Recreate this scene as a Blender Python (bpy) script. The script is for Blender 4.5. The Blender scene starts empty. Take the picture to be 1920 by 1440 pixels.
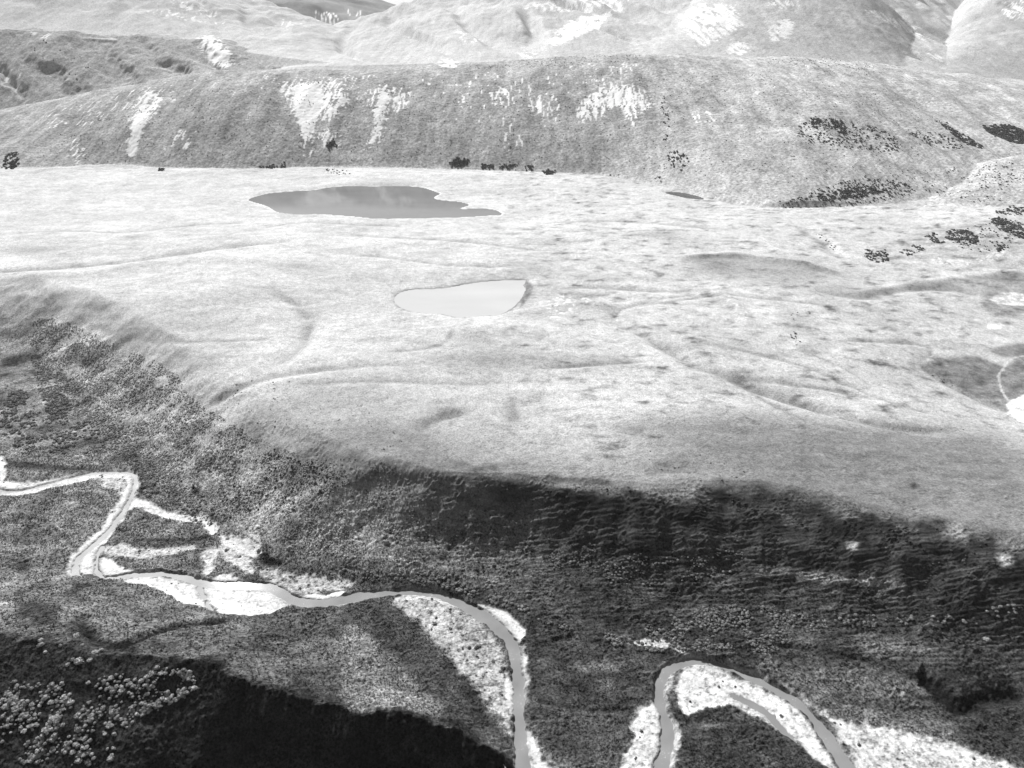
import bpy, math
import numpy as np
from math import radians, tan, cos, sin, pi

# ------------------------------------------------------------------ camera, sky, sun, exposure
CAM_H, PITCH, FPX = 150.0, radians(26.0), 1346.0        # metres over the river flat, tilt down, focal length in 1920-px units
SUN_EL, SUN_AZ = radians(37.0), radians(-26.0)          # azimuth measured from +Y (view direction), negative = left
scene = bpy.context.scene
cam = bpy.data.cameras.new("camera")
cam.sensor_width = 36.0
cam.lens = 36.0 * FPX / 1920.0
cam.clip_start, cam.clip_end = 1.0, 20000.0
cam_ob = bpy.data.objects.new("camera", cam)
scene.collection.objects.link(cam_ob)
cam_ob.location = (0, 0, CAM_H)
cam_ob.rotation_euler = (pi / 2 - PITCH, 0, 0)
scene.camera = cam_ob

world = bpy.data.worlds.new("World"); scene.world = world
world.use_nodes = True
wn = world.node_tree.nodes; wl = world.node_tree.links
wn.clear()
sky = wn.new("ShaderNodeTexSky"); sky.sky_type = 'NISHITA'; sky.sun_disc = False
sky.sun_elevation = SUN_EL; sky.sun_rotation = SUN_AZ
sky.air_density = 1.0; sky.dust_density = 2.5; sky.altitude = 700
bw = wn.new("ShaderNodeRGBToBW")                        # monochrome photograph
bg = wn.new("ShaderNodeBackground"); bg.inputs['Strength'].default_value = 0.05
wo = wn.new("ShaderNodeOutputWorld")
wl.new(sky.outputs[0], bw.inputs[0]); wl.new(bw.outputs[0], bg.inputs['Color']); wl.new(bg.outputs[0], wo.inputs['Surface'])

sl = bpy.data.lights.new("sun", 'SUN'); sl.energy = 4.6; sl.angle = radians(0.53); sl.color = (1, 1, 1)
sun = bpy.data.objects.new("sun", sl); scene.collection.objects.link(sun)
sun.rotation_euler = (pi / 2 - SUN_EL, 0, pi - SUN_AZ)   # light comes from azimuth SUN_AZ
sun.location = (0, 0, 900)
vs = scene.view_settings
vs.view_transform = 'Standard'; vs.look = 'None'; vs.gamma = 1.0; vs.use_curve_mapping = False
vs.exposure = 0.9

RNG = np.random.default_rng(7)

# ------------------------------------------------------------------ helpers: rays, noise, distances
def ray(px, py):
    px = np.asarray(px, float); py = np.asarray(py, float)
    dx = (px - 960) / FPX; dy = (720 - py) / FPX
    return dx, cos(PITCH) + dy * sin(PITCH), -sin(PITCH) + dy * cos(PITCH)
def on_z(pts, z):
    p = np.asarray(pts, float); dx, dY, dZ = ray(p[:, 0], p[:, 1])
    t = (np.asarray(z, float) - CAM_H) / dZ
    return np.stack([dx * t, dY * t], 1)
def at_Y(pts, Y):                                       # world point on the pixel's ray at forward distance Y
    p = np.asarray(pts, float); dx, dY, dZ = ray(p[:, 0], p[:, 1])
    t = np.asarray(Y, float) / dY
    return dx / dY, CAM_H + dZ * t                      # u = X/Y and height

_g = np.random.default_rng(11).uniform(0, 2 * pi, (256, 256))
GX, GY = np.cos(_g).astype(np.float32), np.sin(_g).astype(np.float32)
def perlin(x, y, off=0):
    x = np.asarray(x, np.float32) + np.float32(off * 17.37); y = np.asarray(y, np.float32) + np.float32(off * 9.71)
    xi = np.floor(x); yi = np.floor(y); xf = x - xi; yf = y - yi
    xi = xi.astype(np.int32) & 255; yi = yi.astype(np.int32) & 255
    x1 = (xi + 1) & 255; y1 = (yi + 1) & 255
    u = xf * xf * xf * (xf * (xf * 6 - 15) + 10); v = yf * yf * yf * (yf * (yf * 6 - 15) + 10)
    n00 = GX[yi, xi] * xf + GY[yi, xi] * yf
    n10 = GX[yi, x1] * (xf - 1) + GY[yi, x1] * yf
    n01 = GX[y1, xi] * xf + GY[y1, xi] * (yf - 1)
    n11 = GX[y1, x1] * (xf - 1) + GY[y1, x1] * (yf - 1)
    a = n00 + u * (n10 - n00); b = n01 + u * (n11 - n01)
    return (a + v * (b - a)) * 1.5                      # about -1..1
def fbm(x, y, octs=4, gain=0.5, lac=2.07, off=0):
    s = 0; a = 1.0; f = 1.0
    for k in range(octs):
        s = s + a * perlin(x * f, y * f, off + k * 3)
        a *= gain; f *= lac
    return s
def sstep(a, b, x):
    t = np.clip((x - a) / (b - a), 0, 1)
    return t * t * (3 - 2 * t)
def seg_dist(P, x, y, closed=False):
    """distance to a polyline and the fractional vertex index of the nearest point"""
    P = np.asarray(P, float); n = len(P)
    best = np.full(x.shape, 1e12, np.float32); idx = np.zeros(x.shape, np.float32)
    for i in range(n if closed else n - 1):
        a = P[i]; b = P[(i + 1) % n]; d = b - a; L = max(d @ d, 1e-9)
        t = np.clip(((x - a[0]) * d[0] + (y - a[1]) * d[1]) / L, 0, 1)
        dd = (x - a[0] - t * d[0]) ** 2 + (y - a[1] - t * d[1]) ** 2
        m = dd < best
        best = np.where(m, dd, best); idx = np.where(m, i + t, idx)
    return np.sqrt(best), idx
def inside(P, x, y):
    r = np.zeros(x.shape, bool); n = len(P)
    for i in range(n):
        x0, y0 = P[i]; x1, y1 = P[(i + 1) % n]
        if y0 == y1: continue
        c = (y0 > y) != (y1 > y)
        r ^= c & (x < (x1 - x0) * (y - y0) / (y1 - y0) + x0)
    return r
def smooth_poly(P, k=2, closed=True):                   # Chaikin corner cutting
    P = np.asarray(P, float)
    for _ in range(k):
        Q = np.roll(P, -1, 0)
        if closed:
            P = np.stack([.75 * P + .25 * Q, .25 * P + .75 * Q], 1).reshape(-1, 2)
        else:
            A, B = P[:-1], P[1:]
            P = np.vstack([P[:1], np.stack([.75 * A + .25 * B, .25 * A + .75 * B], 1).reshape(-1, 2), P[-1:]])
    return P
def z4(*p): return [(x / 2.909, 840 + y / 2.909) for x, y in p]       # notes taken from enlarged crops
def z5(*p): return [(x / 2.909, 1100 + y / 2.909) for x, y in p]
def z6(*p): return [(640 + x / 2.909, 1040 + y / 2.909) for x, y in p]
def z7(*p): return [(1260 + x / 2.909, 1040 + y / 2.909) for x, y in p]

# ------------------------------------------------------------------ terrain grid (finer where it is seen nearer)
NC = 972
def halfw(Y): return 1.13 * 0.713 * (0.899 * Y + 66) + 6
def row_positions():
    rows = [40.0]
    while rows[-1] < 5200:
        Y = rows[-1]
        zz = 12.0
        def py(Yv):
            a, c = Yv * cos(PITCH) + (CAM_H - zz) * sin(PITCH), Yv * sin(PITCH) - (CAM_H - zz) * cos(PITCH)
            return 0.5333 * FPX * c / a
        d = 0.85 / max(abs(py(Y + .5) - py(Y - .5)), 1e-4)
        if Y < 90: d = 1.0
        if 138 < Y < 200: d *= 0.62
        if 740 < Y < 1020: d = 1.1
        elif 1020 <= Y < 1120: d = 1.4
        elif 1120 <= Y < 1400: d = 2.6
        elif 1400 <= Y < 2300: d = 6.0
        elif Y >= 2300: d = 40.0
        rows.append(Y + d)
    return np.array(rows)
YR = row_positions(); NR = len(YR)
_o = np.cumsum(1.11 ** np.arange(36)); _o = 1 + 1.9 * _o / _o[-1]
S = np.r_[-_o[::-1], np.linspace(-1, 1, NC - 72), _o]       # coarse margins beyond the frame
GYY = np.repeat(YR[:, None], NC, 1).astype(np.float32)
GXX = (halfw(YR)[:, None] * S[None, :]).astype(np.float32)
U = GXX / GYY
print("grid", NR, NC, NR * NC)

# ------------------------------------------------------------------ large landforms
# plateau: thin-plate surface through traced levels (pixel x, pixel y, height)
PL = np.array([
 (-80,520,31),(0,470,30),(150,430,30),(300,500,34),(420,520,34),(180,560,32),(300,640,29.5),(520,600,28),(650,560,27.5),(700,680,28.5),
 (860,560,26),(860,490,28.5),(700,440,29),(700,380,28),(500,380,28),(900,400,28),(120,350,31),(500,330,31),(900,330,31),(1100,350,31),(1250,365,30),
 (1100,430,30),(1250,450,30),(1100,640,27),(950,640,29),(960,720,26.5),(1300,560,25.5),(1450,430,29),(1500,500,24),(1550,640,20),(1480,700,20),
 (1650,520,19),(1700,620,14),(1800,510,20),(1850,560,13),(1900,540,10),(1800,610,13),(1900,660,6),(1800,730,6),(1880,760,3),(1700,780,15),(1600,790,20),(1400,780,26),
 (1640,430,28),(1760,405,31),(1920,390,33),(1640,500,19.5),(1760,505,20),(1920,480,21),
 (1500,390,29),(1700,380,30),(850,860,28.5),(1100,860,28),(1400,880,28),(1700,920,27),(1920,930,26),(600,830,27),(450,770,27.5),(300,660,29),(1100,780,29)], float)
PLK = 0.72                                               # overall height of the terrace
PL[:, 2] *= PLK
_xy = on_z(PL[:, :2], PL[:, 2]) / 100.0
def _phi(r2): return np.where(r2 > 0, 0.5 * r2 * np.log(np.maximum(r2, 1e-12)), 0)
_n = len(PL); _D = ((_xy[:, None] - _xy[None]) ** 2).sum(-1)
_A = np.zeros((_n + 3, _n + 3)); _A[:_n, :_n] = _phi(_D) + 0.02 * np.eye(_n)
_A[:_n, _n] = 1; _A[:_n, _n + 1:] = _xy; _A[_n:, :_n] = _A[:_n, _n:].T
_w = np.linalg.solve(_A, np.r_[PL[:, 2], 0, 0, 0])
def tps(x, y):
    x = x / 100.0; y = y / 100.0
    r = _w[_n] + _w[_n + 1] * x + _w[_n + 2] * y
    for i in range(_n): r = r + _w[i] * _phi((x - _xy[i, 0]) ** 2 + (y - _xy[i, 1]) ** 2)
    return r
# evaluated on a coarse lattice of the same grid, then interpolated
cr = np.unique(np.r_[np.arange(0, NR, 12), NR - 1]); cc = np.unique(np.r_[np.arange(0, NC, 12), NC - 1])
yc_ = np.minimum(YR[cr], 900.0)
co = tps(halfw(yc_)[:, None] * S[cc][None], np.repeat(yc_[:, None], len(cc), 1))
tmp = np.stack([np.interp(np.arange(NC), cc, r) for r in co])
PLAT = np.stack([np.interp(np.arange(NR), cr, tmp[:, j]) for j in range(NC)], 1).astype(np.float32)
PLAT = np.clip(PLAT, 1.5, 36)

# scarp: toe on the flat, crest on the terrace
TOE = on_z(smooth_poly([(-420,640),(-60,668),(0,672),(90,700),(150,745),(190,800),(235,850),(275,885),(310,930),(390,985),(450,1020),(500,1062),(560,1078),(640,1086),(760,1102),(860,1118),(940,1146),(1040,1190),(1150,1212),(1260,1232),(1330,1262),(1450,1300),(1600,1320),(1760,1345),(1920,1372),(2400,1440)], 2, False), 0.3)
CREST0 = on_z(smooth_poly([(-420,520),(0,548),(70,560),(125,592),(215,640),(320,676),(368,712),(420,770),(500,815),(580,842),(680,862),(800,884),(900,886),(1000,888),(1100,902),(1200,908),(1300,903),(1420,906),(1540,928),(1660,958),(1800,985),(1920,1002),(2400,1060)], 2, False), 27.8 * PLK)
CREST = on_z(smooth_poly([(-420,490),(0,512),(80,524),(160,552),(260,598),(360,640),(430,690),(490,745),(570,792),(660,836),(740,866),(820,882),(900,886),(1000,888),(1100,902),(1200,908),(1300,903),(1420,906),(1540,928),(1660,958),(1800,985),(1920,1002),(2400,1060)], 2, False), 27.8 * PLK)
_wx = 5.0 * perlin(GXX / 40, GYY / 40, 301) + 0.8 * perlin(GXX / 13, GYY / 13, 303); _wy = 4.0 * perlin(GXX / 36, GYY / 36, 305) + 0.8 * perlin(GXX / 12, GYY / 12, 307)
dt, _ = seg_dist(TOE, GXX, GYY); dc, _ = seg_dist(CREST, GXX + _wx, GYY + _wy)
def beyond(P, ox=0.0, oy=0.0):                                          # True on the far side of a left-to-right line
    Q = np.vstack([[P[0, 0] - 4000, P[0, 1]], P, [P[-1, 0] + 4000, P[-1, 1]], [9000, 99999], [-9000, 99999]])
    return inside(Q, GXX + ox, GYY + oy)
far_toe = beyond(TOE); far_crest = beyond(CREST, _wx, _wy)
wig = fbm(GXX / 22, GYY / 22, 3, off=40)
dc0, _ = seg_dist(CREST0, GXX + _wx, GYY + _wy)
tt0 = np.where(beyond(CREST0, _wx, _wy), 1.0, np.where(far_toe, dt / (dt + dc0 + 1e-6), 0.0)); del dc0
tt = np.where(far_crest, 1.0, np.where(far_toe, dt / (dt + dc + 1e-6), 0.0))
tt = np.clip(tt + (0.06 * wig * sstep(0, .35, tt) * sstep(1.0, 0.8, tt)), 0, 1)
steep = sstep(-70, 10, GXX - 0.0 * GYY)                  # right part is concave and steep, left part is a long even slope
p_right = 0.52 * tt + 0.48 * sstep(0.34, 1.02, tt)
p_left = 0.30 * tt + 0.70 * sstep(-0.05, 1.05, tt)
prof = (1 - steep) * p_left + steep * p_right
FLAT = 0.35 * fbm(GXX / 26, GYY / 26, 3, off=3)
Z = FLAT * (1 - prof) + PLAT * prof

# hills behind, each one a ridge with its own crest and foot (pixel x, pixel y, forward distance)
def ridge(crest, foot, back=0.35, curve=1.0, name=None):
    c = np.array(crest, float); f = np.array(foot, float)
    c[:, 2] += {'moraine': 130, 'front': 0}.get(name, 100)
    if name in ('moraine', 'front'):
        f[:, 2] = on_z(f[:, :2], 30.5 * PLK)[:, 1]
    else: f[:, 2] += 100
    cu, cz = at_Y(c[:, :2], c[:, 2]); fu, fz = at_Y(f[:, :2], f[:, 2])
    cY = np.interp(U, cu, c[:, 2]); cZ = np.interp(U, cu, cz)
    fY = np.interp(U, fu, f[:, 2]); fZ = np.interp(U, fu, fz)
    # soften the kinks of the traced lines
    t = (GYY - fY) / (cY - fY)
    front = fZ + np.where(t > 0, (cZ - fZ) * ((1 - (1 - np.clip(t, 0, 1)) ** 1.4) if name == 'moraine' else np.clip(t, 0, 1) ** curve), (np.abs(cZ - fZ) + 20) * t * 2.0)
    return np.where(t <= 1, front, cZ - (GYY - cY) * back), t
def curve_pts(pts, k=2):
    P = np.array(pts, float)
    out = smooth_poly(P[:, :2], k, False)
    yy = np.interp(out[:, 0], P[:, 0], P[:, 2])
    return np.c_[out, yy]
MOR, tm = ridge(curve_pts([(-500,260,880),(-120,232,860),(0,206,860),(100,186,860),(200,166,865),(300,148,875),(420,128,890),(520,131,895),(650,131,900),(750,126,905),(880,119,910),(1000,110,905),(1100,104,905),(1200,101,910),(1290,103,925),(1400,108,945),(1500,107,960),(1600,112,970),(1700,128,980),(1800,140,990),(1920,150,1000),(2500,170,1050)]),
                curve_pts([(-500,322,690),(0,320,712),(110,318,716),(200,312,712),(300,318,716),(480,319,716),(620,314,722),(760,316,722),(900,321,716),(1050,326,706),(1180,334,692),(1260,352,660),(1330,370,632),(1440,388,606),(1560,390,602),(1700,378,622),(1800,372,640),(1920,360,660),(2500,330,720)]),
                back=0.10, curve=0.92, name='moraine')
MR2, tr2 = ridge(curve_pts([(-700,420,715),(1480,402,715),(1560,394,715),(1650,374,715),(1720,352,715),(1790,320,715),(1850,302,715),(1930,290,715),(2500,280,715)]),
                 curve_pts([(-700,410,600),(1500,394,600),(1700,388,600),(1800,392,600),(1920,398,600),(2500,400,600)]), back=0.25, name='front')
HA, ta = ridge(curve_pts([(-500,10,1240),(0,62,1240),(70,54,1250),(150,62,1250),(300,70,1240),(400,74,1230),(450,86,1200),(520,120,1150),(640,150,1120),(900,220,1100),(2500,300,1100)]),
               curve_pts([(-500,275,990),(0,258,990),(150,228,990),(300,196,995),(430,164,1010),(600,150,1040),(900,230,1050),(2500,320,1050)]), back=-0.04, curve=0.9)
MB, tb = ridge(curve_pts([(-700,-320,2050),(0,-230,2000),(250,-120,1950),(430,-30,1900),(500,0,1850),(560,20,1800),(620,48,1720),(670,72,1640),(720,110,1560),(900,200,1500),(2500,350,1500)]),
               curve_pts([(-700,60,1180),(0,60,1230),(300,80,1230),(430,92,1200),(560,112,1130),(640,118,1110),(720,140,1100),(900,220,1100),(2500,360,1100)]), back=0.3, curve=1.25)
MC, tc = ridge(curve_pts([(-700,350,2000),(380,170,1800),(460,110,1800),(520,78,1800),(580,60,1800),(640,44,1800),(700,26,1820),(760,10,1850),(810,-6,1880),(900,-30,1920),(1000,-60,1950),(1200,-100,2000),(1400,-120,2000),(1700,-60,2000),(1900,60,1900),(2500,200,1900)]),
               curve_pts([(-700,380,1100),(400,160,1100),(520,124,1080),(700,122,1060),(900,116,1040),(1100,112,1030),(1400,120,1030),(1900,160,1030),(2500,260,1030)]), back=0.4, curve=1.2)
MD, td = ridge(curve_pts([(-700,400,1400),(800,200,1400),(920,130,1390),(1000,108,1400),(1050,90,1420),(1100,66,1440),(1180,32,1470),(1270,0,1500),(1330,-30,1510),(1420,-60,1520),(1520,-60,1520),(1600,-34,1500),(1660,2,1470),(1700,40,1430),(1742,86,1380),(1790,120,1340),(1900,200,1300),(2500,300,1300)]),
               curve_pts([(-700,420,1000),(800,220,1000),(960,124,1010),(1100,112,1020),(1300,108,1035),(1500,114,1050),(1700,132,1070),(1900,230,1070),(2500,350,1070)]), back=0.55, curve=1.15)
ME, te = ridge(curve_pts([(-700,500,1800),(1500,240,1800),(1640,140,1780),(1700,112,1780),(1744,90,1650),(1768,62,1700),(1800,8,1780),(1850,-50,1850),(1920,-100,1920),(2100,-180,1950),(2600,-250,1950)]),
               curve_pts([(-700,520,1080),(1500,260,1080),(1700,140,1080),(1800,146,1080),(1920,154,1080),(2600,180,1080)]), back=0.4, curve=1.2)
MF, tf = ridge(curve_pts([(-700,-60,3900),(300,-90,3900),(560,-50,3900),(640,-26,3900),(690,-12,3900),(722,2,3900),(745,9,3900),(770,10,3900),(800,6,3900),(850,-10,3900),(1200,-60,3900),(1500,-40,3900),(1690,-12,3900),(1800,-40,3900),(2600,-60,3900)], 1),
               curve_pts([(-700,75,2300),(400,70,2300),(700,80,2300),(1200,110,2300),(2600,110,2300)], 1), back=0.5, curve=1.0)
del dt, dc

# relief on the hills: spurs and gullies that run down the slope
gul = 1 - np.abs(perlin(GXX / 34 + 0.5 * perlin(GXX / 60, GYY / 60, 5), GYY / 150, 8)) * 1.6
hill_n = fbm(GXX / 70, GYY / 110, 5, 0.48, off=12)
MOR = MOR + np.clip(tm, 0, 1) * (2.6 * hill_n) + 5.0 * np.clip(tm * 3, 0, 1) * np.clip(1.2 - tm, 0, 1) * perlin(GXX / 46 + GYY / 160, GYY / 200, 23) + 2.2 * np.clip(tm * 3, 0, 1) * np.clip(1.3 - tm, 0, 1) * perlin(GXX / 20, GYY / 120, 21)
gA = 1 - np.abs(perlin((GXX + 0.9 * GYY) / 85 + 0.35 * hill_n, (GYY - .5 * GXX) / 500, 31)) * 2.2
HA = HA + 4 * hill_n - 8 * sstep(0.2, 1.0, gA) * np.clip(1.25 - ta, 0, 1) * np.clip(ta * 3 - .3, 0, 1)
big = fbm(GXX / 190, GYY / 260, 5, 0.5, off=51)
rid = 1 - np.abs(perlin(GXX / 120 + GYY / 300, GYY / 420, 61)) * 2.0
MB = MB + 9 * big * np.clip(tb * 2, 0, 1) - 7 * sstep(0.5, 1, rid) * np.clip(tb * 2, 0, 1)
MC = MC + 9 * big * np.clip(tc * 2, 0, 1) - 16 * sstep(0.45, 1, rid) * np.clip(tc * 3, 0, 1) * np.clip(1.2 - tc, 0, 1)
MD = MD + 8 * big * np.clip(td * 2, 0, 1) * np.clip(1.1 - td, 0.15, 1)
ME = ME + 10 * big * np.clip(te * 2, 0, 1) - 4 * perlin((GXX - 0.6 * GYY) / 90, GYY / 500, 71) * np.clip(te * 3, 0, 1)
gl = np.abs(perlin(GXX / 75 + .6 * big, GYY / 420, 63)) + .5 * np.abs(perlin(GXX / 34 + .5 * big, GYY / 260, 65))
MB = MB + 4 * gl * np.clip(tb * 2, 0, 1); MC = MC + 7 * gl * np.clip(tc * 2, 0, 1); MD = MD + 6 * gl * np.clip(td * 2, 0, 1) * np.clip(1.15 - td, 0.1, 1); ME = ME + 7 * gl * np.clip(te * 2, 0, 1)
MF = MF + 50 * fbm(GXX / 420, GYY / 520, 4, 0.55, off=81) * np.clip(1.0 - tf, 0, 1)
Z = np.where(GYY > 600, np.where(tm > 0, np.maximum(Z, MOR), Z), Z)
MR2 = MR2 + 1.5 * hill_n + 1.2 * perlin(GXX / 22, GYY / 30, 26)
m2 = (MR2 > Z) & (tr2 > 0) & (GYY > 590) & (U > 0.36)
Z = np.where(m2, MR2, Z)
LAY = np.zeros(Z.shape, np.int16)                        # 0 flat, 1 terrace, 2 moraine hill, 3.. mountains
LAY[prof > 0.04] = 1
LAY[((tm > 0) & (GYY > 590)) | m2] = 2
floor_far = np.where(GYY > 900, 100 + 0 * Z, Z)
Z = np.where((GYY > 900) & (tm > 1), np.minimum(Z, MOR), Z)
for k, (L, tq) in enumerate([(HA, ta), (MB, tb), (MC, tc), (MD, td), (ME, te), (MF, tf)]):
    m = (L > Z) & (GYY > (950 if k != 5 else 2200)) & (tm > 0.9)
    Z = np.where(m, L, Z); LAY[m] = 3 + k

# near spur under the camera: its far edge is the crest seen at the bottom of the picture
SP = np.array([(-500,1215,13),(-100,1200,12.5),(0,1196,12),(120,1212,11),(240,1229,9.5),(290,1238,9),(333,1230,8.8),(365,1232,8.4),(405,1245,8),(445,1262,7.6),(480,1288,7),(550,1306,6),(640,1330,5),(760,1343,4),(830,1356,3),(888,1384,1.8),(950,1436,0.6),(1010,1500,-0.5)], float)
sxy = on_z(SP[:, :2], SP[:, 2])
ou = np.argsort(sxy[:, 0]); sY = np.interp(GXX, sxy[ou, 0], sxy[ou, 1]); sZ = np.interp(GXX, sxy[ou, 0], SP[ou, 2])
dS = GYY - sY
dS = dS - (2.4 * perlin(GXX / 9, GYY / 30, 90) + 1.1 * perlin(GXX / 3.2, GYY / 9, 92) + .6 * perlin(GXX / 1.2, GYY / 4, 94)) * np.exp(-np.abs(dS) / 5)
su = (960 + GXX * 9.2)                                   # rough column, for slope variation only
s_slope = np.interp(GXX, [-130, -88, -74, -66, 0, 20], [0.40, 0.46, 0.62, 0.98, 0.98, 0.9])
near = np.where(dS < 0, sZ + np.maximum(dS * s_slope, -14 + 0.12 * dS), sZ - dS * 0.30)
near = near + 0.5 * fbm(GXX / 9, GYY / 9, 3, off=95) * sstep(2, -6, dS)
rim = near > Z - 0.2
spur = (GXX < sxy[:, 0].max() - 1) & ((dS < 0) | (near > Z))
Z = np.where(spur, np.where(dS < 0, near, np.maximum(Z, near)), Z)
LAY[spur & (dS < 0.4)] = 20

# ------------------------------------------------------------------ rays onto the ground (for everything traced above the flat)
def zsample(x, y, A=None):
    A = Z if A is None else A
    r = np.interp(y, YR, np.arange(NR)); c = np.interp(x / halfw(y), S, np.arange(NC))
    r = np.clip(r, 0, NR - 1.001); c = np.clip(c, 0, NC - 1.001)
    i = r.astype(int); j = c.astype(int); a = r - i; b = c - j
    return (A[i, j] * (1 - a) * (1 - b) + A[i + 1, j] * a * (1 - b) + A[i, j + 1] * (1 - a) * b + A[i + 1, j + 1] * a * b)
_YS = np.concatenate([np.arange(85, 700, .5), np.arange(700, 1400, 1.2), np.arange(1400, 5000, 6)])
def on_ground(pts):
    p = np.asarray(pts, float).reshape(-1, 2); dx, dY, dZ = ray(p[:, 0], p[:, 1])
    out = np.zeros((len(p), 2))
    for i in range(len(p)):
        t = _YS / dY[i]
        below = (CAM_H + dZ[i] * t) < zsample(dx[i] * t, _YS)
        k = np.argmax(below) if below.any() else len(_YS) - 1
        out[i] = dx[i] * t[k], _YS[k]
    return out
def sub(P, pad):
    """grid window around a set of world points"""
    P = np.asarray(P); lo = P.min(0) - pad; hi = P.max(0) + pad
    r0, r1 = np.searchsorted(YR, lo[1]), np.searchsorted(YR, hi[1])
    r0 = max(r0 - 1, 0); r1 = min(r1 + 1, NR)
    W = halfw(YR[r0:r1])
    if len(W) == 0: return slice(0, 1), slice(0, 1)
    s0, s1 = (lo[0] / W).min(), (hi[0] / W).max()
    c0 = int(np.clip(np.searchsorted(S, s0) - 1, 0, NC - 1)); c1 = int(np.clip(np.searchsorted(S, s1) + 2, 1, NC))
    return slice(r0, r1), slice(c0, max(c1, c0 + 1))
def sdist(P, x, y):                                     # signed distance to a polygon, positive inside
    d, _ = seg_dist(P, x, y, True)
    return np.where(inside(P, x, y), d, -d)

# ------------------------------------------------------------------ river, bars and lakes
zf = lambda pts: on_z(pts, -0.45)
RIVER = z4((-900,120),(-500,330),(-200,170),(0,232),(60,240),(150,232),(250,200),(400,160),(550,132),(690,132),(742,150),(745,200),(715,270),(680,335),(635,400),(595,455),(535,505),(475,560),(428,600),(405,650),(410,685),(450,712),(550,718),(650,703),(750,688),(850,684),(950,695),(1050,720),(1150,745),(1280,752),(1400,748),(1480,760),(1550,800),(1620,840),(1700,850),(1800,842),(1920,815))
RIVER += z6((120,222),(260,212),(360,200),(470,210),(570,232),(660,275),(750,320),(840,385),(900,440),(935,500),(948,580),(955,660),(972,740),(968,880),(974,1000),(982,1100),(985,1164),(990,1300),(1010,1700),(980,2400))
RW = [5,5,4,3,4,4,3,3,4,4,4,5,5,5,5,5,5,6,6,6,6,6,6,8,9,10,11,12,13,14,14,13,14,15,15,14,14, 15,14,12,11,12,14,17,20,20,18,16,15,15,14,16,17,17,17,18,20,26]
RIVB = z7((-420,2300),(-200,1500),(-60,1164),(-32,1090),(-22,1000),(-28,920),(-48,860),(-72,790),(-74,730),(-60,670),(-20,625),(60,590),(150,578),(250,600),(350,638),(450,678),(530,715),(620,765),(700,820),(770,890),(815,950),(860,1020),(910,1090),(955,1164),(1010,1300),(1120,1700),(1400,2300))
RWB = [26,22,19,18,17,16,14,13,13,13,14,13,11,11,12,12,12,13,15,19,21,21,20,20,22,26]
SIDE = z4((560,540),(535,580),(525,630),(528,670),(545,700),(575,716)); SIDEW = [4,5,5,5,5,5]
SIDE2 = z4((1085,762),(1105,790),(1120,830),(1140,870),(1175,905)); SIDE2W = [4,6,6,5,3]
SIDE3 = z4((1165,485),(1200,530),(1260,580),(1320,630),(1380,690),(1430,745)); SIDE3W = [2,2,3,3,5,8]
SIDE4 = z7((330,770),(400,800),(480,840),(540,890),(590,940),(640,990),(700,1040)); SIDE4W = [2,3,3,4,4,3,2]
CREEK_R = [(1920,668),(1895,672),(1882,690),(1870,705),(1880,740),(1905,765),(1935,790)]; CREEK_RW = [4,4,4,4,4,5,6]
def widths_m(P, W):                                     # pixel widths turned into metres at that place
    d = np.sqrt(P[:, 0] ** 2 + P[:, 1] ** 2 + CAM_H ** 2)
    return np.interp(np.linspace(0, 1, len(P)), np.linspace(0, 1, len(W)), W) * (P[:, 1] * cos(PITCH) + CAM_H * sin(PITCH)) / FPX
WET = np.full(Z.shape, -50, np.float32)                  # metres inside the wetted channel (positive) or outside
def add_channel(pix, W, proj=zf):
    P = proj(smooth_poly(pix, 2, False)); w = widths_m(P, W) * 0.5 * 1.22 + 0.15
    r, c = sub(P, 12)
    x, y = GXX[r, c], GYY[r, c]
    d, k = seg_dist(P, x, y)
    s = np.interp(k, np.arange(len(P)), w) - d
    WET[r, c] = np.maximum(WET[r, c], s)
    return P
for a, b in ((RIVER, RW), (RIVB, RWB), (SIDE, SIDEW), (SIDE2, SIDE2W), (SIDE4, SIDE4W)): add_channel(a, b)

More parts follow.
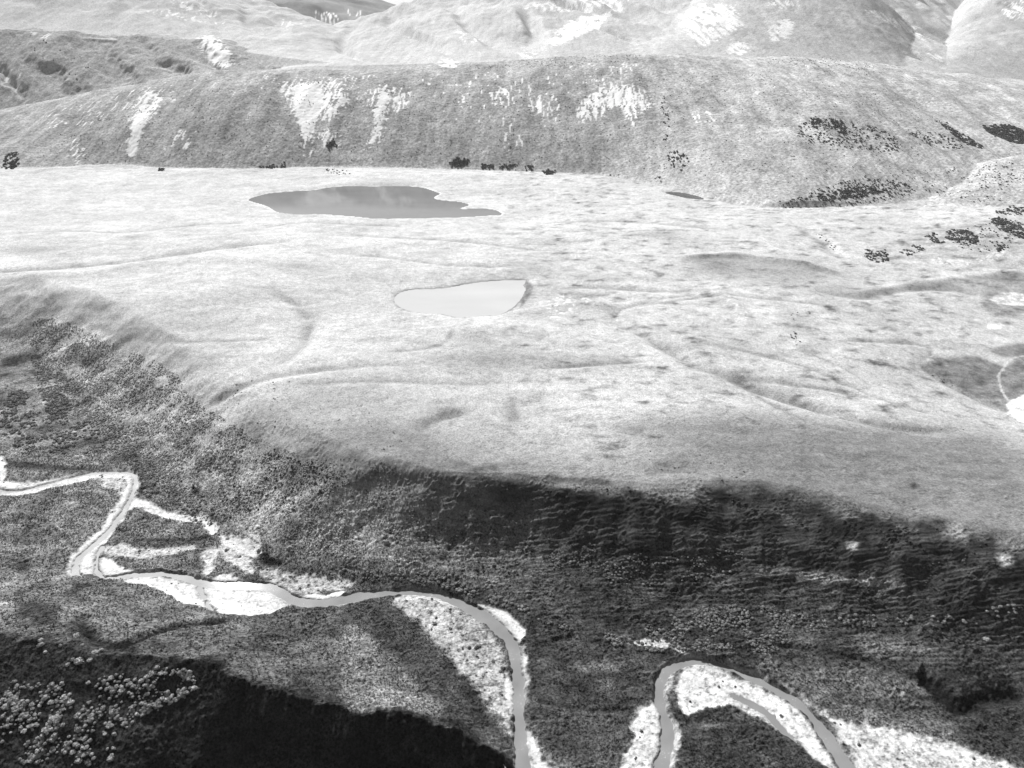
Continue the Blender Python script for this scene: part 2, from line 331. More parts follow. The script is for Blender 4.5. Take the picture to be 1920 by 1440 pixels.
BARS = [  # (outline, how white 0..1, how much it is overgrown 0..1)
 (z4((0,150),(20,190),(60,195),(150,200),(240,185),(330,165),(420,150),(520,133),(620,125),(700,128),(750,140),(758,190),(745,230),(715,290),(690,340),(640,420),(600,470),(560,520),(545,560),(480,610),(450,660),(430,700),(400,715),(380,660),(390,610),(430,560),(490,500),(550,450),(590,400),(610,350),(650,310),(690,250),(705,190),(690,160),(600,155),(500,165),(420,185),(330,205),(250,225),(180,248),(80,255),(0,250)),0.95,0.15),
 (z4((0,50),(15,60),(25,110),(15,180),(0,190)),0.9,0.1),
 (z4((520,150),(600,150),(700,165),(700,230),(660,270),(600,230),(550,190)),0.7,0.6),
 (z4((545,530),(520,560),(512,620),(520,680),(575,712),(540,722),(440,715),(405,690),(410,660),(450,620),(470,580),(500,545)),1,0.1),
 (z4((552,590),(600,620),(650,660),(770,684),(690,692),(570,690),(545,650)),1,0.05),
 (z4((690,735),(760,712),(830,698),(900,708),(980,728),(1060,756),(1110,780),(1120,830),(1140,875),(1080,862),(1000,842),(940,812),(900,770),(840,748),(760,745)),1,0.2),
 (z4((1100,766),(1200,762),(1300,772),(1400,765),(1480,765),(1540,800),(1600,840),(1500,882),(1400,908),(1300,922),(1220,925),(1160,900),(1135,850),(1118,800)),1,0.12),
 (z4((1410,665),(1480,662),(1560,675),(1700,698),(1840,713),(1930,725),(1920,762),(1800,780),(1640,800),(1580,780),(1500,740),(1440,700)),0.85,0.55),
 (z4((1630,812),(1700,798),(1800,790),(1900,772),(1840,815),(1760,832),(1680,832)),1,0.0),
 (z4((1190,475),(1260,485),(1320,520),(1380,495),(1400,530),(1405,595),(1340,582),(1270,545),(1220,515)),0.95,0.25),
 (z4((1145,715),(1230,688),(1300,722),(1200,737)),1,0.1),
 (z4((725,285),(790,292),(860,345),(960,362),(1060,378),(1140,398),(1178,440),(1165,480),(1150,440),(1120,412),(1040,395),(940,380),(850,362),(780,318),(725,322),(700,345),(690,330)),0.95,0.15),
 (z4((1090,362),(1150,395),(1150,408),(1095,375)),0.9,0.3),
 (z4((560,545),(640,530),(800,560),(920,555),(1060,535),(1050,552),(920,585),(800,592),(680,585),(600,580)),0.8,0.42),
 (z4((1120,560),(1185,548),(1165,600),(1150,660),(1135,690),(1118,680),(1130,620)),0.9,0.2),
 (z4((1190,545),(1280,560),(1340,600),(1400,660),(1370,690),(1300,640),(1240,590)),0.75,0.42),
 (z6((270,258),(350,222),(450,208),(560,238),(660,290),(745,345),(805,410),(855,470),(885,550),(895,650),(905,750),(930,900),(925,1000),(880,940),(820,840),(760,760),(700,680),(620,600),(560,510),(500,450),(420,380),(350,310)),0.8,0.52),
 (z6((280,250),(350,218),(460,205),(570,232),(670,290),(650,305),(560,268),(450,245),(350,255)),1,0.05),
 (z6((735,268),(830,288),(920,336),(980,386),(1002,420),(978,482),(940,450),(900,392),(840,340),(780,300)),1,0.03),
 (z6((898,475),(930,458),(948,510),(950,560),(928,568),(905,520)),1,0.0),
 (z6((888,590),(910,660),(945,722),(938,800),(925,895),(908,800),(890,700)),1,0.05),
 (z6((985,508),(1002,505),(1012,755),(1000,765),(984,600)),0.9,0.2),
 (z6((1005,955),(1032,980),(1062,1060),(1110,1130),(1200,1180),(1230,1500),(1100,1900),(1020,1600),(1003,1060)),1,0.1),
 (z6((1030,990),(1090,1060),(1150,1110),(1260,1170),(1180,1180),(1090,1120)),0.7,0.6),
 (z6((1740,775),(1772,830),(1812,920),(1842,1000),(1832,1080),(1770,1300),(1600,1700),(1350,1800),(1440,1300),(1540,1120),(1575,1050),(1605,980),(1570,960),(1605,900),(1622,840),(1690,812)),1,0.18),
 (z6((1540,488),(1600,486),(1640,468),(1700,462),(1800,486),(1862,528),(1850,548),(1790,514),(1740,512),(1600,502)),0.95,0.1),
 (z6((1785,640),(1830,600),(1890,565),(1930,560),(1900,585),(1840,620),(1800,665),(1775,760),(1755,740)),0.8,0.3),
 (z7((30,640),(100,600),(180,597),(260,628),(360,678),(450,708),(540,758),(620,798),(705,860),(755,930),(795,1020),(855,1110),(905,1200),(830,1160),(760,1090),(680,1020),(600,960),(520,900),(440,870),(380,835),(300,812),(220,830),(120,850),(70,888),(40,830),(18,740)),1,0.2),
 (z7((-5,500),(30,510),(55,535),(30,535)),0.9,0.1),
 (z7((0,600),(60,570),(100,575),(30,605)),0.9,0.2),
 (z7((850,885),(900,908),(1000,928),(1100,940),(1250,960),(1400,1000),(1550,1040),(1680,1080),(1760,1110),(1900,1180),(2200,1340),(2500,1700),(1300,1900),(1060,1400),(985,1080),(930,1000),(890,940)),0.95,0.3),
 (z7((560,690),(640,730),(700,780),(760,815),(850,880),(840,895),(750,835),(690,800),(620,745)),0.8,0.35),
]
GRAV = np.zeros(Z.shape, np.float32); OVER = np.zeros(Z.shape, np.float32); BARID = np.full(Z.shape, -1, np.int16)
edge_n = fbm(GXX / 5, GYY / 5, 3, off=110)
edge_f = perlin(GXX / 1.3, GYY / 1.3, 117)
for i, (pix, wht, ov) in enumerate(BARS):
    P = zf(smooth_poly(pix, 1)); r, c = sub(P, 8)
    x, y = GXX[r, c], GYY[r, c]
    d = sdist(P, x, y) + (0.55 + 1.3 * ov) * edge_n[r, c] + (0.35 + .5 * ov) * edge_f[r, c] + (0.8 if i in (0, 1, 3, 4, 5, 6, 9, 10, 11, 13, 14, 15) else 0.2)
    m = sstep(-0.35 - 2.2 * ov, 0.45 + 1.6 * ov, d) * wht
    upd = m > GRAV[r, c] * 0.999
    OVER[r, c] = np.where(upd & (m > .05), ov, OVER[r, c])
    BARID[r, c] = np.where(upd & (m > 0.35), i, BARID[r, c])
    GRAV[r, c] = np.maximum(GRAV[r, c], m)
WET = WET + np.where(WET > -6, 0.45 * edge_n + 0.25 * edge_f, 0)
flatm = (LAY == 0)
shore = sstep(-2.2, 0.0, WET)                            # pale stony edge along the water
GRAV = np.maximum(GRAV, sstep(-0.9, -0.1, WET + 0.5 * edge_n) * 0.75 * sstep(-.5, .4, fbm(GXX / 16, GYY / 16, 2, off=131)))
Z = Z - 0.38 * GRAV * (prof < 0.06)
bank = sstep(-0.5, 0.5, WET)
Z = np.where(prof < 0.2, Z * (1 - bank) + (-0.95) * bank, Z)
Z = np.where((WET < -0.4) & (prof < 0.2) & (LAY != 20) & (dS > 2), np.maximum(Z, -0.54 + 0.05 * edge_n), Z)
LEVEL_RIVER = -0.62

# right-hand creek bed in the lower terrace
add_mask = np.zeros(Z.shape, np.float32)

LAKE1 = [(462,374),(500,363),(520,361),(560,358),(590,357),(612,352),(640,349.5),(670,349),(700,350),(730,349),(760,349),(788,351),(803,355),(818,360),(826,364),(815,368),(812,373),(830,376),(855,378),(872,381),(882,385),(870,388),(860,391),(868,392.5),(890,391),(905,391),(925,393),(938,398),(943,403),(925,403.5),(890,406),(850,408),(800,409),(750,410),(720,410.5),(690,409),(670,406),(640,404),(600,401),(560,402),(530,400),(515,396),(508,390),(495,384),(475,379)]
LAKE2 = [(738,560),(745,551),(760,545),(790,542),(820,542),(850,538),(880,532),(910,528),(940,526),(965,526),(986,525),(985,532),(980,535),(986,542),(982,552),(977,562),(965,574),(950,584),(935,591),(900,592),(880,594),(855,595),(840,590),(820,588),(790,586),(765,583),(750,576),(740,568)]
POND = [(1243,361),(1262,359),(1290,363),(1316,370),(1322,375),(1290,372),(1262,366)]
LAKES = []
BEACH = np.zeros(Z.shape, np.float32)
def make_basin(pix, lev, rim_w, ragged=0.0, beach=1.0):
    P = on_z(smooth_poly(pix, 1), lev); r, c = sub(P, 60)
    x, y = GXX[r, c], GYY[r, c]
    d = sdist(P, x, y)
    d = d + ragged * (perlin(x / 4.5, y / 4.5, 140) + 0.6 * perlin(x / 2, y / 2, 141))
    zz = Z[r, c]
    w_in = sstep(-0.3, 1.0, d)
    out = np.maximum(-d, 0)
    bank = lev + 0.12 + np.minimum(out * 0.08, 1.0) + out ** 1.3 * 0.03
    k = sstep(rim_w, 0.0, out)
    zz = zz * (1 - k) + np.minimum(np.maximum(zz, lev + 0.12 + 0.04 * out), bank) * k
    zz = zz * (1 - w_in) + (lev - 0.5) * w_in
    Z[r, c] = zz
    BEACH[r, c] = np.maximum(BEACH[r, c], sstep(-2.6, -1.2, d) * (1 - w_in) * beach)
    LAKES.append((P, lev, r, c, d))
# rolling relief of the terrace before the lakes are cut in
ter = (LAY == 1) | (LAY == 0)
roll = fbm(GXX / 75, GYY / 60, 4, 0.42, off=151)
fine = fbm(GXX / 14, GYY / 11, 3, 0.5, off=161)
kP = sstep(0.7, 1.0, prof) * sstep(1.2, 0.0, np.clip(tm, -1, 2) * 6 + 1 * (tm > 0))
Z = Z + kP * (1.0 * roll + 0.22 * fine)
make_basin(LAKE1, 27.6 * PLK, 26); make_basin(LAKE2, 25.8 * PLK, 16, 0.5, 0.0); make_basin(POND, 29.0 * PLK, 10, 0.0, 0.0)

# traced swales (-) and rises (+): pixel polyline, half width in px, height in m
LINES = [
 ([(1150,600),(1200,625),(1250,652),(1300,682),(1370,706),(1440,735),(1500,755),(1570,776),(1650,796),(1740,808),(1820,806)], 9, -2.6),
 ([(1330,700),(1420,712),(1500,722),(1580,735),(1660,752)], 6, -0.9),
 ([(375,778),(400,757),(430,738),(470,716),(520,704),(600,692),(700,684),(800,682)], 7, -1.6),
 ([(-40,510),(0,508),(120,500),(250,490),(320,478),(400,465),(500,455),(570,448)], 7, -2.4),
 ([(505,540),(555,568),(583,597),(578,632),(545,668),(500,690)], 11, -1.5),
 ([(640,476),(720,480),(800,492),(900,500),(1000,496)], 7, -0.9),
 ([(780,810),(800,795),(826,784),(852,778),(872,776)], 9, -1.6),
 ([(960,745),(962,770),(968,792)], 8, -0.7),
 ([(1500,430),(1540,450),(1560,468),(1580,486)], 7, -2.6),
 ([(1040,540),(1120,538),(1200,545),(1290,548)], 5, -0.9),
 ([(1725,682),(1745,700),(1765,712),(1800,732),(1850,757),(1895,776)], 6, -2.2),
 ([(1600,560),(1680,545),(1780,540),(1840,556)], 6, -1.6),
 ([(1530,545),(1600,558),(1660,560)], 6, -1.4),
 ([(1350,700),(1500,790),(1640,818)], 7, -0.5),
 ([(1000,690),(1060,688),(1140,682),(1210,678)], 5, -1.0),
 ([(1160,805),(1300,800),(1460,812)], 16, -0.6),
 ([(1215,640),(1280,648),(1330,660),(1390,690)], 7, +0.9),
 ([(1352,545),(1372,566),(1392,588),(1402,606)], 8, +2.0),
 ([(1120,574),(1080,572),(1035,578)], 13, +2.6),
 ([(860,622),(930,610),(1010,618),(1080,640),(1140,655)], 17, +1.7),
 ([(690,632),(740,628),(790,638)], 9, +0.9),
 ([(60,520),(200,505),(330,490),(440,484)], 16, +2.4),
 ([(100,560),(250,560),(400,575)], 18, +1.0),
 ([(1290,484),(1380,478),(1480,492),(1560,512)], 8, +2.6),
 ([(1630,545),(1760,525),(1900,512)], 8, +1.6),
 ([(560,335),(640,328),(720,336)], 5, +2.0),
 ([(80,318),(210,309),(320,320)], 5, +2.0),
 ([(870,352),(960,356),(1060,366)], 6, +1.2),
 ([(1180,575),(1260,566),(1340,552),(1400,556),(1500,566),(1600,580)], 4, -0.7), ([(1150,602),(1160,580),(1230,562),(1300,552)], 4, -0.6),
 ([(1290,640),(1360,650),(1440,668),(1520,690),(1580,716),(1640,745),(1720,768),(1800,790)], 5, -0.8), ([(1500,655),(1560,680),(1610,705),(1640,730)], 4, -0.6),
 ([(1560,640),(1660,640),(1760,650),(1720,684)], 4, -0.7), ([(640,440),(760,446),(880,452),(1000,470),(1080,470)], 5, -0.9), ([(140,600),(260,640),(400,640),(520,636)], 7, -0.7),
 ([(0,440),(120,430),(240,438),(360,420),(470,418)], 5, -0.8), ([(480,430),(560,415),(660,420),(760,425)], 4, -0.7), ([(1000,420),(1120,412),(1240,420),(1380,432)], 5, -0.8), ([(880,352),(980,345),(1100,352),(1200,360)], 3, -0.6),
 ([(700,660),(800,655),(840,640),(850,612)], 6, -0.6), ([(560,720),(700,712),(840,720),(960,716)], 8, -0.6),
 ([(1230,892),(1300,900),(1380,893),(1440,906)], 12, +0.7),
 ([(1020,905),(1090,900),(1160,908)], 6, -0.8),
 ([(1210,888),(1260,878),(1300,872)], 10, -1.2),
]
SW = np.zeros(Z.shape, np.float32)
LP = [on_ground(smooth_poly(pix, 2, False)) for pix, _, _ in LINES]
for (pix, hw, h), P in zip(LINES, LP):
    h = h * (0.62 if abs(h) < 2.5 else 0.9) * (0.7 if P[0, 1] > 520 else 1)
    wm = hw * (P[:, 1] * cos(PITCH) + 120 * sin(PITCH)) / FPX * 2.0
    r, c = sub(P, wm.max() * 3.2)
    x, y = GXX[r, c], GYY[r, c]
    d, k = seg_dist(P, x, y)
    n = len(P) - 1
    w = np.interp(k, np.arange(n + 1), wm) * (1 + 0.3 * perlin(x / 18, y / 18, 171))
    taper = sstep(0, 0.25 * n, k) * sstep(n, 0.75 * n, k) if h < 0 else 0 * k + 0.85      # rises end in round noses
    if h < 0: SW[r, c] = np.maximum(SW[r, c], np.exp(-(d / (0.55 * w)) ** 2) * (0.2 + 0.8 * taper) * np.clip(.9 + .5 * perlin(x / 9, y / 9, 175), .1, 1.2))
    Z[r, c] += h * np.exp(-(d / w) ** 2) * (0.15 + 0.85 * taper) * np.clip(1 + 0.7 * perlin(x / 25, y / 25, 173), 0.1, 1.6)
for P, lev, r, c, d in LAKES:                            # keep the water level open after the rises
    Z[r, c] = np.where(d > 0.4, np.minimum(Z[r, c], lev - 0.4), np.where((d < -0.6) & (d > -7), np.maximum(Z[r, c], lev + 0.08), Z[r, c]))

# steps on the flat: old meander banks facing the camera
BANKS = [
 (z5((440,150),(455,200),(480,250),(520,292),(570,318),(640,326),(720,302),(800,267),(900,232),(1000,210),(1120,198),(1270,180)), 6, -1.5),
 ([(0,981),(34,976),(62,972),(86,981),(107,998),(124,1015),(141,1030)], 3, -0.8),
 ([(48,1050),(44,1075),(38,1098),(34,1114)], 5, -1.4),
 (z7((1330,650),(1420,700),(1500,765),(1560,835),(1600,840),(1680,785),(1780,765),(1930,762)), 8, -2.2),
 (z6((560,520),(600,570),(640,630)), 3, -1.2), (z6((640,640),(690,760),(740,850),(830,950),(930,1070)), 4, -0.8),
 (z6((1070,800),(1200,840),(1350,850),(1480,850),(1600,850)), 4, -0.9),
 (z6((1060,500),(1120,480),(1200,465),(1260,450)), 4, -1.0),
 (z7((70,930),(180,915),(330,905),(520,915)), 4, -0.8),
 (z7((370,790),(480,840),(560,900)), 3, -0.7),
 (z4((0,70),(120,85),(250,100),(400,112),(560,122)), 4, -1.0),
 (z4((760,505),(900,510),(1050,505),(1150,500)), 3, -0.6),
 (z7((300,520),(500,520),(640,500),(800,530),(960,570),(1150,590)), 4, -0.7),
]
BK = np.zeros(Z.shape, np.float32)
for pix, hw, h in BANKS:
    P = on_ground(smooth_poly(pix, 2, False))
    wm = hw * (P[:, 1] * cos(PITCH) + 145 * sin(PITCH)) / FPX * (2.4 if h < -2 else 1.6)
    r, c = sub(P, wm.max() * 3.5); x, y = GXX[r, c], GYY[r, c]
    d, k = seg_dist(P, x, y); n = len(P) - 1
    w = np.interp(k, np.arange(n + 1), wm) * (1 + 0.35 * perlin(x / 6, y / 6, 181))
    g = np.exp(-(d / w) ** 2) * (0.2 + 0.8 * sstep(0, 0.1 * n, k) * sstep(n, 0.9 * n, k))
    g = g * np.clip(1 + 0.4 * perlin(x / 10, y / 10, 183), 0.3, 1.3)
    wk = 1.0 if h <= -1.5 else 0.45
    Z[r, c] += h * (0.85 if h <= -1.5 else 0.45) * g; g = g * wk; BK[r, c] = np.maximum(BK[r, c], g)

# tussock-scale relief where the ground is near enough to show it
nearf = sstep(420, 200, GYY)
veg = np.clip(1 - GRAV, 0, 1) * (WET < -0.6)
tus = np.clip(fbm(GXX / 1.3, GYY / 1.3, 2, 0.6, off=191), -0.3, 1.2)
scl = np.clip(fbm(GXX / 9, GYY / 9, 2, off=195) * 0.8 + 0.6, 0.15, 1.4)
is_top = sstep(0.9, 1.0, prof)
Z = Z + nearf * veg * tus * scl * np.where(LAY == 20, 0.40, 0.42 * (1 - 0.6 * is_top))
Z = Z + nearf * GRAV * 0.05 * perlin(GXX / .9, GYY / .9, 199) * (WET < -0.5)
scarp_k = 4 * prof * (1 - prof)
Z = Z + scarp_k * nearf * steep * 0.22 * (1.4 * perlin(GXX / 7, GYY / 0.9 + .6 * wig, 208) + .6 * perlin(GXX / 3, GYY / .5, 209))
Z = Z + scarp_k * nearf * (0.45 * perlin(GXX / 7, GYY / 26, 201) + 0.35 * perlin(GXX / 2.8, GYY / 9, 203))
midf = sstep(380, 560, GYY)
Z = Z + midf * (GYY < 1500) * (LAY < 9) * ((0.35 * perlin(GXX / 6, GYY / 16, 205) + 0.3 * perlin(GXX / 2.6, GYY / 5, 206)) * np.where(LAY >= 2, 0.9, 0.3))
for P, lev, r, c, d in LAKES:
    Z[r, c] = np.where(d > 0.4, np.minimum(Z[r, c], lev - 0.4), np.where((d < -0.9) & (d > -7), np.maximum(Z[r, c], lev + 0.06), Z[r, c]))

# ------------------------------------------------------------------ ground cover (what grows or lies there) with some shade painted in, as reflectance
dry = np.interp(GYY, [190, 300, 480], [0.41, 0.45, 0.48]).astype(np.float32)
patch = fbm(GXX / 60, GYY / 45, 5, 0.55, off=211)
patch2 = fbm(GXX / 11, GYY / 7, 4, 0.6, off=215)
T = dry * (1 + 0.13 * patch + 0.13 * patch2)
# tone patches on the terrace, some painting shaded mound and bank faces: (pixel x, y, rx, ry, factor)
SPOTS = [(930,676,150,22,.62),(1130,680,70,14,.7),(960,775,24,30,.72),(845,778,40,14,.62),(800,812,30,24,.8),(1400,815,150,40,.72),(1620,840,180,50,.66),(1850,860,160,70,.6),
 (1600,900,240,50,.62),(1270,878,40,16,.5),(1180,868,60,20,.82),(700,860,110,90,.55),(600,900,130,100,.45),(850,870,40,14,.9),(1450,505,140,24,.62),(1340,495,50,18,.68),(1040,455,60,12,.8),
 (900,640,60,20,.85),(300,610,90,22,.8),(430,560,60,14,.85),(420,645,50,14,.85),(640,520,110,16,.85),(1000,505,50,14,.74),(890,560,150,44,.86),(1085,562,34,14,.66),(1010,590,30,12,.8),
 (1600,545,90,14,.72),(1760,540,60,12,.7),(1360,570,20,22,.7),(1490,600,24,40,.75),(70,590,70,30,.62),(60,520,90,6,.8),(60,470,60,8,.7),(250,445,30,6,.72),(100,455,40,10,.9),(560,500,90,8,.85),
 (1240,440,50,12,.75),(1340,640,90,22,.85),(1450,720,140,24,.85),(700,720,160,40,.93),(560,760,90,50,.85),(1150,520,120,8,.8),(460,830,70,40,.45),(1440,400,40,10,.9),(730,345,60,6,.8)]
for px, py, rx, ry, f in SPOTS:
    g = on_ground([(px, py), (px - rx, py), (px + rx, py), (px, py - ry), (px, py + ry)])
    ax = max(abs(g[2, 0] - g[1, 0]) / 2, 2); ay = max(abs(g[3, 1] - g[4, 1]) / 2, 2)
    r, c = sub(np.array([g[0] - [2.4 * ax, 2.4 * ay], g[0] + [2.4 * ax, 2.4 * ay]]), 1)
    x, y = GXX[r, c], GYY[r, c]
    q = ((x - g[0, 0]) / ax) ** 2 + ((y - g[0, 1]) / ay) ** 2
    k = np.exp(-q * 1.2) * np.clip(1 + 0.5 * patch2[r, c] + .4 * patch[r, c], 0, 1.4)
    T[r, c] *= 1 - (1 - f) * np.clip(k, 0, 1)
T = T * (1 - 0.33 * np.clip(SW, 0, 1))  # darkens the carved swales in the tone, standing in for bank shade
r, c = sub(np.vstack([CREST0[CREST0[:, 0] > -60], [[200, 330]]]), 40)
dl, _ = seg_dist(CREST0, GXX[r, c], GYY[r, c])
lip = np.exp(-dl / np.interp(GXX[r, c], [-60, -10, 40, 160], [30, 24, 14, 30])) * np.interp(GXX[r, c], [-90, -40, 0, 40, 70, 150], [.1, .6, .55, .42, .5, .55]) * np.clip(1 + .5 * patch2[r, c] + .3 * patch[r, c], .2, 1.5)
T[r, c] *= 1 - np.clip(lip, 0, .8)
# slopes of the scarp and the river flat carry darker green growth; steep scarp's shade painted in too
lx = GXX
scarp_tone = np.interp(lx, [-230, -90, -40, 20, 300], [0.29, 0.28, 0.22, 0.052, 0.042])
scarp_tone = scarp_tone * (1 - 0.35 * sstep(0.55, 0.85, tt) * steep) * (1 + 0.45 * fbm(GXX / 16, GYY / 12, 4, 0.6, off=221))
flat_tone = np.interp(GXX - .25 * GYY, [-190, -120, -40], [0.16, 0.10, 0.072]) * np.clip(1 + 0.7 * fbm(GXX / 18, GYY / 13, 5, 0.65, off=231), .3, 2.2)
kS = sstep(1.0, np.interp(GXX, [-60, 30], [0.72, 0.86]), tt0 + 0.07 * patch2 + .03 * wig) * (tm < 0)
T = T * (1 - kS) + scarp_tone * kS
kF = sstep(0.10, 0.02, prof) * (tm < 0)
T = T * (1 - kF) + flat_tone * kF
T = T * (1 + kS * steep * 0.35 * perlin(GXX / 8, GYY / 1.1, 226) + kS * 0.25 * perlin(GXX / 3, GYY / .8, 227))
for pix, hw, f in [([(1390,1088),(1450,1074),(1530,1078),(1610,1090),(1700,1100)], 4, 1.9), ([(1030,1096),(1080,1118),(1150,1138),(1250,1150),(1330,1140)], 3, 1.7), ([(640,1046),(740,1046),(840,1064),(920,1092)], 4, 1.6), ([(1290,912),(1310,960),(1320,1000)], 5, 1.6),
                   ([(1420,1120),(1520,1108),(1640,1120),(1780,1118),(1920,1105)], 4, 1.5), ([(1300,1004),(1420,1012),(1560,1030)], 4, 1.5), ([(1450,1190),(1560,1200),(1680,1215),(1800,1205)], 5, 1.4), ([(480,900),(540,940),(560,990)], 6, 1.3), ([(1000,960),(1060,960),(1120,985)], 6, 1.5),
                   ([(820,900),(900,905),(1000,915),(1100,930)], 7, .6), ([(1320,930),(1450,935),(1560,960)], 8, .6), ([(1130,1160),(1300,1120),(1500,1140)], 6, .6), ([(1700,1230),(1760,1262),(1850,1258)], 6, .6), ([(960,1010),(1100,1020),(1220,1010)], 7, .7)]:
    P = on_ground(smooth_poly(pix, 2, False)); wm = hw * 0.17
    r, c = sub(P, wm * 4); d, k = seg_dist(P, GXX[r, c] + .8 * _wx[r, c], GYY[r, c])
    T[r, c] *= 1 + (f - 1) * np.exp(-(d / wm) ** 2) * np.clip(.8 + .6 * patch2[r, c], 0, 1.5)
# lower terrace with the creek at the right edge
def region(pix, soft, proj=on_ground, k=1):
    P = proj(smooth_poly(pix, k)); r, c = sub(P, soft * 2 + 4)
    d = sdist(P, GXX[r, c], GYY[r, c]) + soft * 0.6 * patch2[r, c]
    return r, c, sstep(-soft, soft, d)
COVER = [  # (outline, softness m, reflectance, blend)
 ([(1180,815),(1420,790),(1620,812),(1930,820),(1930,1000),(1560,925),(1420,900),(1300,870)], 18, 0.145, .95), ([(470,840),(600,800),(740,810),(820,860),(790,884),(560,860)], 9, 0.20, .8), ([(1540,860),(1930,850),(1930,1010),(1700,965)], 6, 0.14, .6),
 ([(1722,684),(1760,676),(1800,668),(1830,668),(1860,680),(1890,690),(1930,640),(1930,790),(1890,775),(1830,748),(1780,722),(1740,700)], 2.0, 0.14, .85),
 ([(1870,515),(1930,505),(1930,600),(1850,590),(1840,560)], 3.0, 0.22, .7),
 ([(1850,655),(1930,640),(1930,665),(1880,672)], 2, 0.13, .8),
 (z4((160,60),(400,58),(560,65),(580,100),(520,118),(300,100)), 1.0, 0.16, .8),
 (z4((0,70),(120,80),(300,98),(520,118),(420,128),(200,122),(60,105)), 1.0, 0.05, .8),
 (z4((80,130),(300,130),(480,135),(350,160),(200,180),(90,185)), 1.0, 0.15, .8),
 (z4((340,200),(520,175),(640,270),(590,390),(420,540),(350,500),(330,330)), 1.2, 0.17, .55),
 (z4((670,360),(760,330),(860,370),(1120,415),(1150,490),(760,500),(650,430)), 1.2, 0.135, .8),
 (z4((560,600),(700,610),(1050,560),(1110,600),(1110,690),(900,680),(770,680),(640,660)), 1.0, 0.12, .7),
 (z4((430,740),(760,760),(1000,850),(1150,910),(1000,960),(800,1020),(640,1080),(540,1060),(450,930)), 1.5, 0.115, .75),
 (z4((180,420),(330,540),(380,640),(400,740),(340,800),(180,840),(150,700)), 2, 0.12, .6),
 (z5((60,80),(120,66),(200,84),(330,110),(340,170),(352,232),(260,222),(190,236),(120,206),(66,170)), 3.0, 0.03, .9),
 (z5((400,160),(440,170),(470,290),(400,290),(350,230)), 1.5, 0.04, .7),
 (z6((0,390),(150,420),(330,600),(450,760),(560,880),(400,880),(200,860),(0,840)), 2.5, 0.21, .7),
 (z6((0,270),(230,270),(420,440),(560,620),(620,800),(480,780),(300,560),(120,380),(0,340)), 1.5, 0.085, .7),
 (z6((1010,500),(1250,450),(1530,490),(1850,545),(1770,640),(1740,760),(1600,850),(1350,840),(1080,790),(1010,700)), 1.5, 0.075, .85),
 (z6((1230,600),(1500,600),(1490,640),(1300,650)), 1.5, 0.16, .7), (z6((1330,700),(1480,640),(1480,760),(1400,780)), 1.5, 0.14, .7),
 (z6((985,380),(1060,380),(1250,445),(1070,500),(990,500)), 1.0, 0.06, .85),
 (z6((1020,790),(1350,850),(1600,870),(1560,960),(1450,1100),(1200,1150),(1080,1060),(1020,950)), 1.5, 0.095, .7),
 (z7((80,930),(500,900),(680,1020),(860,1164),(900,1280),(50,1280),(50,1100)), 1.5, 0.055, .85),
 (z7((180,900),(330,870),(420,880),(500,905),(300,930),(150,960)), 1.0, 0.16, .6),
 (z7((380,1000),(520,1110),(600,1164),(480,1164)), 1.2, 0.15, .6),
 (z7((860,850),(1200,860),(1500,900),(1650,1040),(1400,990),(1000,925)), 1.6, 0.16, .75),
 (z7((1500,1000),(1700,830),(1920,780),(1960,1164),(1800,1120),(1640,1060)), 2, 0.06, .8),
 (z7((440,560),(900,600),(1330,700),(1420,800),(1100,810),(780,790),(600,700)), 2.5, 0.17, .7),
 (z7((1500,780),(1600,700),(1930,620),(1930,760),(1700,775),(1580,850)), 2, 0.085, .7),
 (z7((900,420),(1300,460),(1500,520),(1500,620),(1100,560)), 3, 0.12, .6),
 ([(1604,1086),(1650,1082),(1698,1094),(1690,1102),(1640,1098)], 1.5, 0.34, .8), ([(1410,1072),(1480,1068),(1560,1082),(1600,1090),(1540,1088),(1460,1080)], 1.5, 0.2, .6),
 ([(1775,975),(1800,985),(1810,1008),(1790,1010)], 1.5, 0.25, .7), ([(1868,1045),(1892,1042),(1902,1058),(1880,1064)], 1.2, 0.34, .8),
 ([(1778,1026),(1812,1032),(1822,1060),(1796,1068)], 1.2, 0.02, .9), ([(1588,1020),(1608,1020),(1604,1034),(1590,1032)], .8, 0.4, .7),
 ([(1325,1070),(1370,1080),(1370,1100),(1330,1098)], 1.5, 0.16, .7),
 ([(1705,905),(1722,905),(1722,916),(1708,918)], 1.0, 0.05, .9), ([(1230,870),(1300,865),(1320,880),(1240,892)], 3, 0.14, .7),
 ([(355,912),(376,912),(378,926),(362,930)], 1.0, 0.02, .9), ([(480,1030),(500,1040),(535,1058),(520,1064),(490,1056)], 1.0, 0.015, .95),  # last outline paints the cast shadow of a bush
 ([(250,868),(262,880),(272,905),(276,925),(262,930),(258,900)], 1.0, 0.03, .9), ([(60,590),(10,600),(0,660),(60,668),(90,640)], 5, 0.15, .4),
 ([(0,672),(60,660),(90,668),(30,682),(0,690)], 2, 0.04, .8),
 ([(1850,560),(1880,549),(1930,551),(1930,574),(1880,571)], 1.5, 0.55, .8), ([(1884,764),(1900,752),(1930,738),(1930,795),(1906,788)], 1.2, 0.78, .95), ([(1845,612),(1870,606),(1890,612),(1860,620)], 1.0, 0.75, .6),
 ([(1490,260),(1520,225),(1600,222),(1700,255),(1700,292),(1560,280)], 9, 0.24, .6), ([(1450,388),(1520,366),(1640,332),(1720,350),(1700,375),(1560,388)], 6, 0.22, .65), ([(1620,470),(1740,430),(1930,405),(1930,470),(1800,485),(1640,496)], 3, 0.27, .5), ([(1230,290),(1260,270),(1300,290),(1290,325),(1240,320)], 6, .26, .6),
 ([(985,526),(1002,535),(996,552),(988,566),(972,580),(980,560),(986,545)], 1.2, 0.16, .9),
 ([(1640,330),(1720,325),(1820,345),(1930,330),(1930,385),(1760,380),(1640,395)], 6, 0.30, .5),
]
